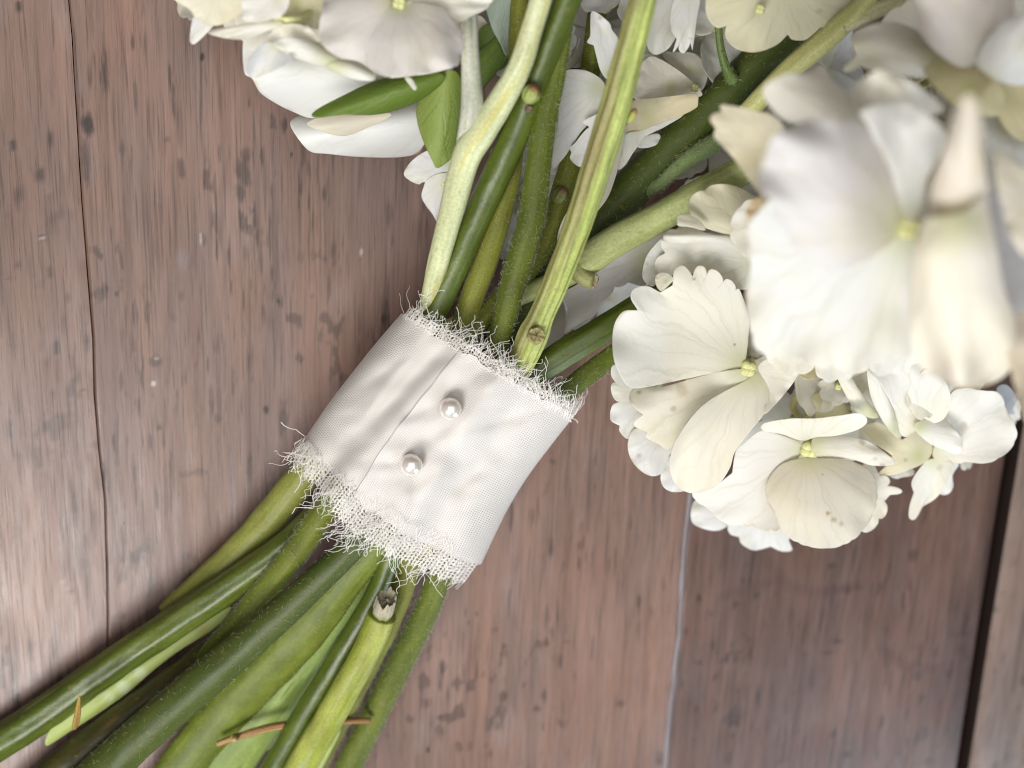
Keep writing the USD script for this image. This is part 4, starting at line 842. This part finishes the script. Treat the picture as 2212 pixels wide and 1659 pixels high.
petal(fo, cr('A1', (985, 455), (1080, 405), (1200, 420), (1300, 488), (1312, 540), (1220, 542), (1100, 512)), (715, 132), 54, 53, cup=-2, green_len=.4)
petal(fo, cr('A1', (585, 262), (640, 190), (740, 158), (860, 185), (925, 245), (930, 290), (800, 255), (640, 292)), (610, 95), 50, 53, col=CREAM)
petal(fo, cr('A1', (440, 480), (452, 410), (520, 325), (590, 285), (660, 315), (760, 385), (640, 470), (500, 526)), (600, 98), 52, 48, cup=5, col=COOL * .92)
fp = floret(H2, 600, 40, 50, 8)
petal(fp, cr('A1', (188, 222), (240, 196), (330, 182), (500, 150), (650, 115), (690, 170), (600, 205), (440, 262), (300, 256)), (610, 48), 51, 47, cup=-2)
petal(fp, cr('A1', (66, 255), (88, 120), (150, 90), (222, 150), (200, 202), (105, 292), (74, 290)), (470, 30), 44, 38, col=COOL)
petal(fp, cr('A1', (60, 60), (98, 112), (135, 120), (165, 168), (250, 172), (330, 150), (405, 100), (440, 60), (440, -60), (-40, -60), (-20, 10)), (470, -20), 48, 46, col=CREAM * .6 + YELLOW * .4)
petal(fp, cr('A1', (425, 132), (418, 60), (440, -30), (720, -40), (705, 90), (600, 135), (500, 150)), (600, -10), 53, 53)
petal(fp, cr('A1', (690, 90), (760, -20), (1000, -30), (950, 120), (905, 195), (870, 165), (670, 155)), (640, 10), 47, 44, col=YELLOW)
for k, (x, y, h, sz, nx, ny) in enumerate([(620, -40, 36, 17, -.3, .3), (760, -50, 40, 18, 0, .4), (900, -60, 42, 18, .2, .4), (780, 60, 30, 15, 0, 0), (520, -50, 30, 16, -.5, .3), (960, 40, 26, 15, .3, .1)]):
    wild_floret(H2, x, y, h, sz, (nx, ny, 1), 300 + k, CREAM * .5 + WHITE * .5)
branch(H2, [(690, 0, 40, 20), (660, 35, 47, 17), (630, 42, 50, 15), (600, 40, 50, 13)], [(.56, .55, .24), (.6, .6, .32)], name='flower_stalk', seed=61)

# ---- the smooth white flower with green sepals
R = thing('white_flower', 'smooth white flower with two green sepals beside the forked pale stem', 'flower')
petal(R, cr('A1', (745, 850), (760, 805), (830, 770), (1000, 740), (1390, 720), (1700, 620), (1760, 800), (1640, 985), (1600, 1035), (1450, 1060), (1200, 1056), (1000, 1037), (880, 1021), (800, 940)), (940, 250), 26, 20, cup=-14, wave=1.0, col=np.array([.85, .865, .86]), look=SMOOTH_PETAL, M=34, green=.1, vein=0, thick=.0006)
petal(R, cr('A1', (855, 832), (1000, 780), (1390, 760), (1400, 800), (1280, 852), (1150, 908), (1050, 912), (920, 872)), (830, 250), 30, 27, cup=-2, wave=.3, col=np.array([.74, .70, .60]), look=SMOOTH_PETAL, green=0, vein=0, name='inner_fold')
petal(R, cr('A1', (434, 240), (432, 480), (486, 530), (540, 622), (640, 692), (760, 752), (895, 796), (1040, 740), (1250, 650), (1500, 560), (1560, 470), (1300, 330), (900, 200), (560, 180)), (880, 170), 36, 34, cup=-14, wave=1.0, col=np.array([.86, .87, .85]), look=SMOOTH_PETAL, M=34, green=.1, vein=0, thick=.0004, slope=(0, 0))
G1 = np.array([.13, .20, .03])
petal(R, cr('A1', (888, 782), (940, 730), (1100, 648), (1300, 556), (1500, 508), (1720, 480), (1780, 540), (1620, 672), (1450, 742), (1300, 772), (1100, 772), (960, 792)), (950, 165), 46, 42, cup=-5, wave=.6, col=G1, look=LEAF, name='sepal', green=0, vein=.1, thick=.0007)
petal(R, cr('A1', (1600, 720), (1660, 600), (1740, 500), (1860, 480), (1910, 600), (1916, 850), (1895, 960), (1835, 1060), (1738, 1134), (1700, 1080), (1642, 950), (1605, 830)), (965, 170), 44, 38, cup=-6, wave=.8, col=np.array([.24, .32, .075]), look=LEAF, name='sepal', green=0, vein=.35, thick=.0007)
branch(R, [(940, 230, 28, 60), (985, 200, 30, 66), (1040, 150, 30, 60), (1085, 90, 28, 50), (1110, 0, 26, 46), (1120, -80, 26, 44)], [(.13, .20, .04), (.18, .26, .06)], name='flower_stalk', seed=71)
petal(R, cr('C2', (560, -40), (600, 100), (640, 230), (700, 340), (745, 430), (790, 400), (800, 100), (780, -60)), (1090, -30), 38, 33, cup=-3, col=np.array([.42, .50, .42]), look=LEAF, name='bract', green=0, thick=.0006)
petal(R, cr('C2', (520, 260), (540, 480), (600, 540), (720, 530), (780, 420), (760, 240), (640, 180)), (1080, 60), 30, 27, cup=-3, col=np.array([.14, .21, .05]), look=LEAF, name='bract', green=0, thick=.0006)

# ---- pale strap leaf between the lower stems
lf = thing('strap_leaf', 'pale yellow-green strap leaf with a whitish midrib under the dark glossy stem', 'leaf')
o = [(100, 1610), (112, 1572), (170, 1530), (240, 1470), (310, 1420), (380, 1370), (460, 1330), (500, 1310), (470, 1352), (400, 1396), (340, 1440), (270, 1500), (205, 1545), (150, 1580)]
petal(lf, o, (490, 1320), 11, 11, cup=-2, wave=.3, col=np.array([.42, .50, .16]), look=LEAF, name='blade', green=0, vein=.2, spots=[(300, 1452, 20, .55, (.66, .74, .52)), (268, 1480, 18, .6, (.66, .74, .52)), (235, 1505, 16, .5, (.66, .74, .52)), (430, 1350, 26, .5, (.40, .26, .10))], thick=.0008)


# ------------------------------------------------------------------ the cloth wrap
WR = thing('cloth_wrap', 'off-white chiffon wrap with frayed edges round the stems', 'ribbon')
LE = np.array([(868, 676), (842, 706), (795, 762), (722, 855), (680, 915), (652, 955)], float)
RE = np.array([(1234, 900), (1196, 948), (1140, 1022), (1096, 1092), (1062, 1160), (1036, 1216)], float)
ZC, HZ = 28.0, 21.0
LS, RS = spline(LE, 101), spline(RE, 101)


def wrap_point(s, t, off=0.0, under=False):
    """s across (0 left, 1 right), t along (0 top edge, 1 bottom edge, may pass both), off in mm outward."""
    s, t = np.broadcast_arrays(np.asarray(s, float), np.asarray(t, float))
    tc = np.clip(t, 0, 1) * 100
    l = np.stack([np.interp(tc, np.arange(101), LS[:, k]) for k in (0, 1)], -1); r = np.stack([np.interp(tc, np.arange(101), RS[:, k]) for k in (0, 1)], -1)
    ax = np.array([-.58, .81])
    ext = np.where(t < 0, t, np.where(t > 1, t - 1, 0)) * 420
    p = l * (1 - s)[..., None] + r * s[..., None] + ax * (ext + 26 * np.sin(np.pi * s) * t + 6 * np.sin(np.pi * s))[..., None]
    c = 2 * s - 1
    prof = np.sqrt(np.clip(1 - np.abs(c)**2.3, 0, 1))
    ridge = .9 * np.sin(s * 21 + t * 1.5 + .6) + 1.2 * np.exp(-((s - .16 - .06 * t) / .05)**2) - 1.6 * np.exp(-((s - .26 + .10 * (t - .3)) / .055)**2) + .9 * np.exp(-((s - .56 - .1 * t) / .07)**2) - .9 * np.exp(-((s - .74) / .06)**2)
    fold = 4.6 * (meshkit.fbm(np.stack([s * 5 + t * 1.5 + 3, t * 2.6 - s * 1.2 + 9, 0 * s], -1), 3, 5) - .5)
    dim = -1.3 * np.exp(-(((s - .16) / .12)**2 + ((t - .80) / .16)**2)) - .8 * np.exp(-(((s - .62) / .16)**2 + ((t - .52) / .07)**2))
    pull = sum(-.85 * np.exp(-(((s - a) * np.cos(q) + (t - b) * .9 * np.sin(q)) / .036)**2) * np.exp(-(((t - b) * .9 * np.cos(q) - (s - a) * np.sin(q)) / w)**2)
               for a, b, q, w in ((.40, .36, .5, .16), (.52, .34, -.7, .18), (.40, .74, .9, .14), (.55, .72, -.4, .2), (.12, .35, .25, .30), (.22, .55, .1, .26), (.80, .5, .35, .3), (.70, .25, .7, .16)))
    z = ZC + (HZ * prof + (ridge * 1.15 + fold + dim + pull) * prof) * (-1 if under else 1) + off * prof * (-1 if under else 1)
    return p[..., 0] + off * 7 * sm(.55, 1, np.abs(c)) * np.sign(c), p[..., 1], z / 1000


def cloth(name, s0, s1, t0, t1, ns, nt, off, look, under_to=None, edge=None, label=None, rag=0.0):
    """A piece of the ribbon: over the top from s0 to s1, then on round below to under_to; solid, .3 mm thick."""
    ss = np.linspace(s0, s1, ns); ss = np.where(True, .5 - .5 * np.cos(np.pi * np.clip(ss, 0, 1)), ss) if (s0 == 0 and s1 == 1) else ss
    tt = np.linspace(t0, t1, nt)
    S, TT = np.meshgrid(ss, tt)
    if rag:
        w = (meshkit.fbm(np.stack([S * 40, 0 * S, 0 * S + off], -1), 3, 8) - .5) * rag
        TT = TT + w * (2 * (TT - t0) / (t1 - t0) - 1 if t1 - t0 > .5 else 1)
    if edge is not None:
        S = S + edge(TT) * (1 - (S - s0) / (s1 - s0))
    parts = [at(*wrap_point(S, TT, off))]
    U = [S]
    if under_to is not None:
        su = np.linspace(1, under_to, max(10, ns // 3)); Su, Tu = np.meshgrid(su, tt)
        parts.append(at(*wrap_point(Su, Tu, off, True))[:, 1:]); U.append((2 - Su)[:, 1:])
    V = np.concatenate(parts, 1); Uu = np.concatenate(U, 1); Tt = np.broadcast_to(tt[:, None], Uu.shape)
    gy = np.gradient(V, axis=0); gx = np.gradient(V, axis=1); nr = np.cross(gx, gy); nr /= np.linalg.norm(nr, axis=-1, keepdims=True) + 1e-12
    mid = V[nt // 2, V.shape[1] // 3]
    if nr[nt // 2, V.shape[1] // 3, 2] < 0:
        nr = -nr
    n, m = V.shape[:2]
    idx = np.arange(n * m).reshape(n, m)
    q = np.stack([idx[:-1, :-1], idx[:-1, 1:], idx[1:, 1:], idx[1:, :-1]], -1).reshape(-1, 4)
    lower = V - nr * .00022
    ring = np.concatenate([idx[0, :], idx[1:, -1], idx[-1, -2::-1], idx[-2:0:-1, 0]]); a = np.arange(len(ring)); b = (a + 1) % len(ring)
    side = np.stack([ring[a], ring[b], n * m + ring[b], n * m + ring[a]], -1)
    Q = np.vstack([q, q[:, ::-1] + n * m, side])
    if n * m and np.cross(V[0, 1] - V[0, 0], V[1, 0] - V[0, 0]) @ nr[0, 0] < 0:
        Q = Q[:, ::-1]
    VV = np.vstack([V.reshape(-1, 3), lower.reshape(-1, 3)])
    # threads about .45 mm apart both ways
    gap_ = .00095 if look is GAUZE else .00064
    wv = np.stack([Uu * .060 / gap_ * 2 * np.pi, Tt * .052 / gap_ * 2 * np.pi, 0 * Uu], -1).reshape(-1, 3)
    wv = wv + 1.6 * (np.stack([meshkit.fbm(np.stack([Uu * 30, Tt * 20, 0 * Uu], -1), 3, 2), meshkit.fbm(np.stack([Uu * 30, Tt * 20, 0 * Uu], -1), 3, 3), 0 * Uu], -1).reshape(-1, 3) - .5)
    put(name, VV, np.vstack([Q[:, [0, 1, 2]], Q[:, [0, 2, 3]]]), look, WR, smooth=True, weave=np.vstack([wv, wv]), label=label)


seam_edge = lambda t: .006 * np.sin(t * 6) + .002 * np.sin(t * 31)
cloth('inner_layer', 0, 1, 0, 1, 150, 110, 0.0, CLOTH, 0.0, rag=.03)
cloth('outer_layer', .345, 1.0, -.01, 1.02, 120, 110, .75, CLOTH, .55, seam_edge, 'overlapping right half pinned by the pearls', rag=.04)
cloth('loose_gauze_edge', .02, .98, -.055, .02, 140, 12, .25, GAUZE, None, rag=.05)
cloth('loose_gauze_edge', .02, .99, .97, 1.10, 150, 18, .2, GAUZE, None, rag=.07)
cloth('loose_gauze_edge', .30, .99, 1.0, 1.15, 120, 18, .5, GAUZE, None, rag=.09)


def fray():
    g = np.random.default_rng(11)
    out = []

    def add(count, slo, shi, t0, sign, lo, hi, off, amp=1.0):
        s = g.uniform(slo, shi, count); t = t0 + g.normal(0, .012, count); o = off + g.uniform(-.2, .5, count)
        p = at(*wrap_point(s, t, o)); pa = at(*wrap_point(s, t + sign * .05, o)); pb = at(*wrap_point(np.clip(s + .01, 0, 1), t, o))
        a = pa - p; a /= np.linalg.norm(a, axis=1, keepdims=True); b = pb - p; b /= np.linalg.norm(b, axis=1, keepdims=True) + 1e-12
        n = np.cross(a, b); n /= np.linalg.norm(n, axis=1, keepdims=True) + 1e-12
        n = np.where(n[:, 2:] < 0, -n, n)
        L = g.uniform(lo, hi, count) * (.6 + .8 * meshkit.noise(np.stack([s * 22, 0 * s, 0 * s], -1), 6)) / 1000
        K = 26; x = np.linspace(0, 1, K)
        lean = g.normal(0, .75, count)
        for i in range(count):
            w = sum(g.normal(0, .34 / k) * np.sin(k * 2 * math.pi * x * L[i] / .0062 + g.uniform(0, 6.3)) for k in (1, 2, 3))
            w2 = sum(g.normal(0, .30 / k) * np.sin(k * 2 * math.pi * x * L[i] / .0070 + g.uniform(0, 6.3)) for k in (1, 2))
            kink = np.convolve(np.r_[np.zeros(3), np.cumsum(g.normal(0, .30, K)), np.zeros(3)], np.ones(7) / 7, 'valid') * .5
            e = (w - w[0] + kink * x) * x**.4 * .0011 * amp + lean[i] * x * L[i]
            h = (w2 - w2[0]) * x**.5 * .0009 * amp - .15 * x**2 * L[i] + .0002
            out.append(p[i] + a[i] * (x * L[i])[:, None] + b[i] * e[:, None] + n[i] * h[:, None])

    add(190, .03, .99, 0.0, -1, 1.0, 6.5, .3, .9)
    add(60, .03, .99, -.03, -1, 2.0, 7.0, .4, 1.2)
    add(110, .55, 1.0, 0.0, -1, 1.0, 6.5, .8, 1.0)
    add(60, .85, 1.0, .02, -1, 2.0, 8.0, .6, 1.2)
    add(120, .0, .99, 1.02, 1, 1.5, 9.0, .3, 1.0)
    add(60, .0, .6, .97, 1, 1.5, 9.5, .6, 1.2)
    add(60, .30, .99, 1.12, 1, 1.0, 7.0, .4, 1.0)
    add(45, .0, .12, .97, 1, 3.0, 9.0, .3, 1.4)
    add(35, .42, .85, .94, 1, 1.0, 7.0, 1.1, 1.2)
    add(60, .05, .95, 1.05, 1, 3.0, 10.0, .9, 1.8)
    strands('frayed_threads', out, .00012, THREAD, WR)
    # long stray ends on the left
    out2 = []
    for x0, y0, x1, y1, z in ((662, 945, 612, 912, 30), (640, 985, 588, 978, 27), (690, 1080, 625, 1110, 36), (655, 1000, 640, 1060, 28), (905, 640, 960, 630, 44), (1225, 905, 1244, 910, 30), (1215, 850, 1245, 845, 32), (1195, 830, 1215, 812, 34)):
        x = np.linspace(0, 1, 16)
        out2.append(at(x0 + (x1 - x0) * x + 5 * np.sin(x * 9 + x0), y0 + (y1 - y0) * x + 5 * np.sin(x * 7 + y0), (z + 2 * np.sin(x * 5)) / 1000))
    strands('stray_threads', out2, .00022, THREAD, WR)


fray()


# ------------------------------------------------------------------ the pearl-headed pins
def pearl_pin(px, py, label):
    # find the cloth below this spot
    S, TT = np.meshgrid(np.linspace(.3, .9, 121), np.linspace(.1, .95, 121))
    x, y, z = wrap_point(S, TT, .75)
    k = np.argmin((x - px)**2 + (y - py)**2)
    h = z.ravel()[k]
    r = 24.5 * float(depth(px, py, h + .002)) / F
    root = thing('pearl_pin', label, 'pin', 'pearl-headed pins in the wrap')
    m = trimesh.creation.icosphere(5, r)
    c = at(px, py, h + r * .80)
    put('pearl', m.vertices + c, m.faces, PEARL, root)
    d = np.array([-.35, -.45, -.82]); d /= np.linalg.norm(d)
    cyl = trimesh.creation.cylinder(.0004, sections=16, segment=[c, c + d * .022])
    put('pin_shank', np.array(cyl.vertices), np.array(cyl.faces), STEEL, root, smooth=False)


pearl_pin(973, 883, 'round white pearl pin nearer the upper frayed edge of the wrap')
pearl_pin(888, 1004, 'round white pearl pin nearer the lower frayed edge of the wrap')
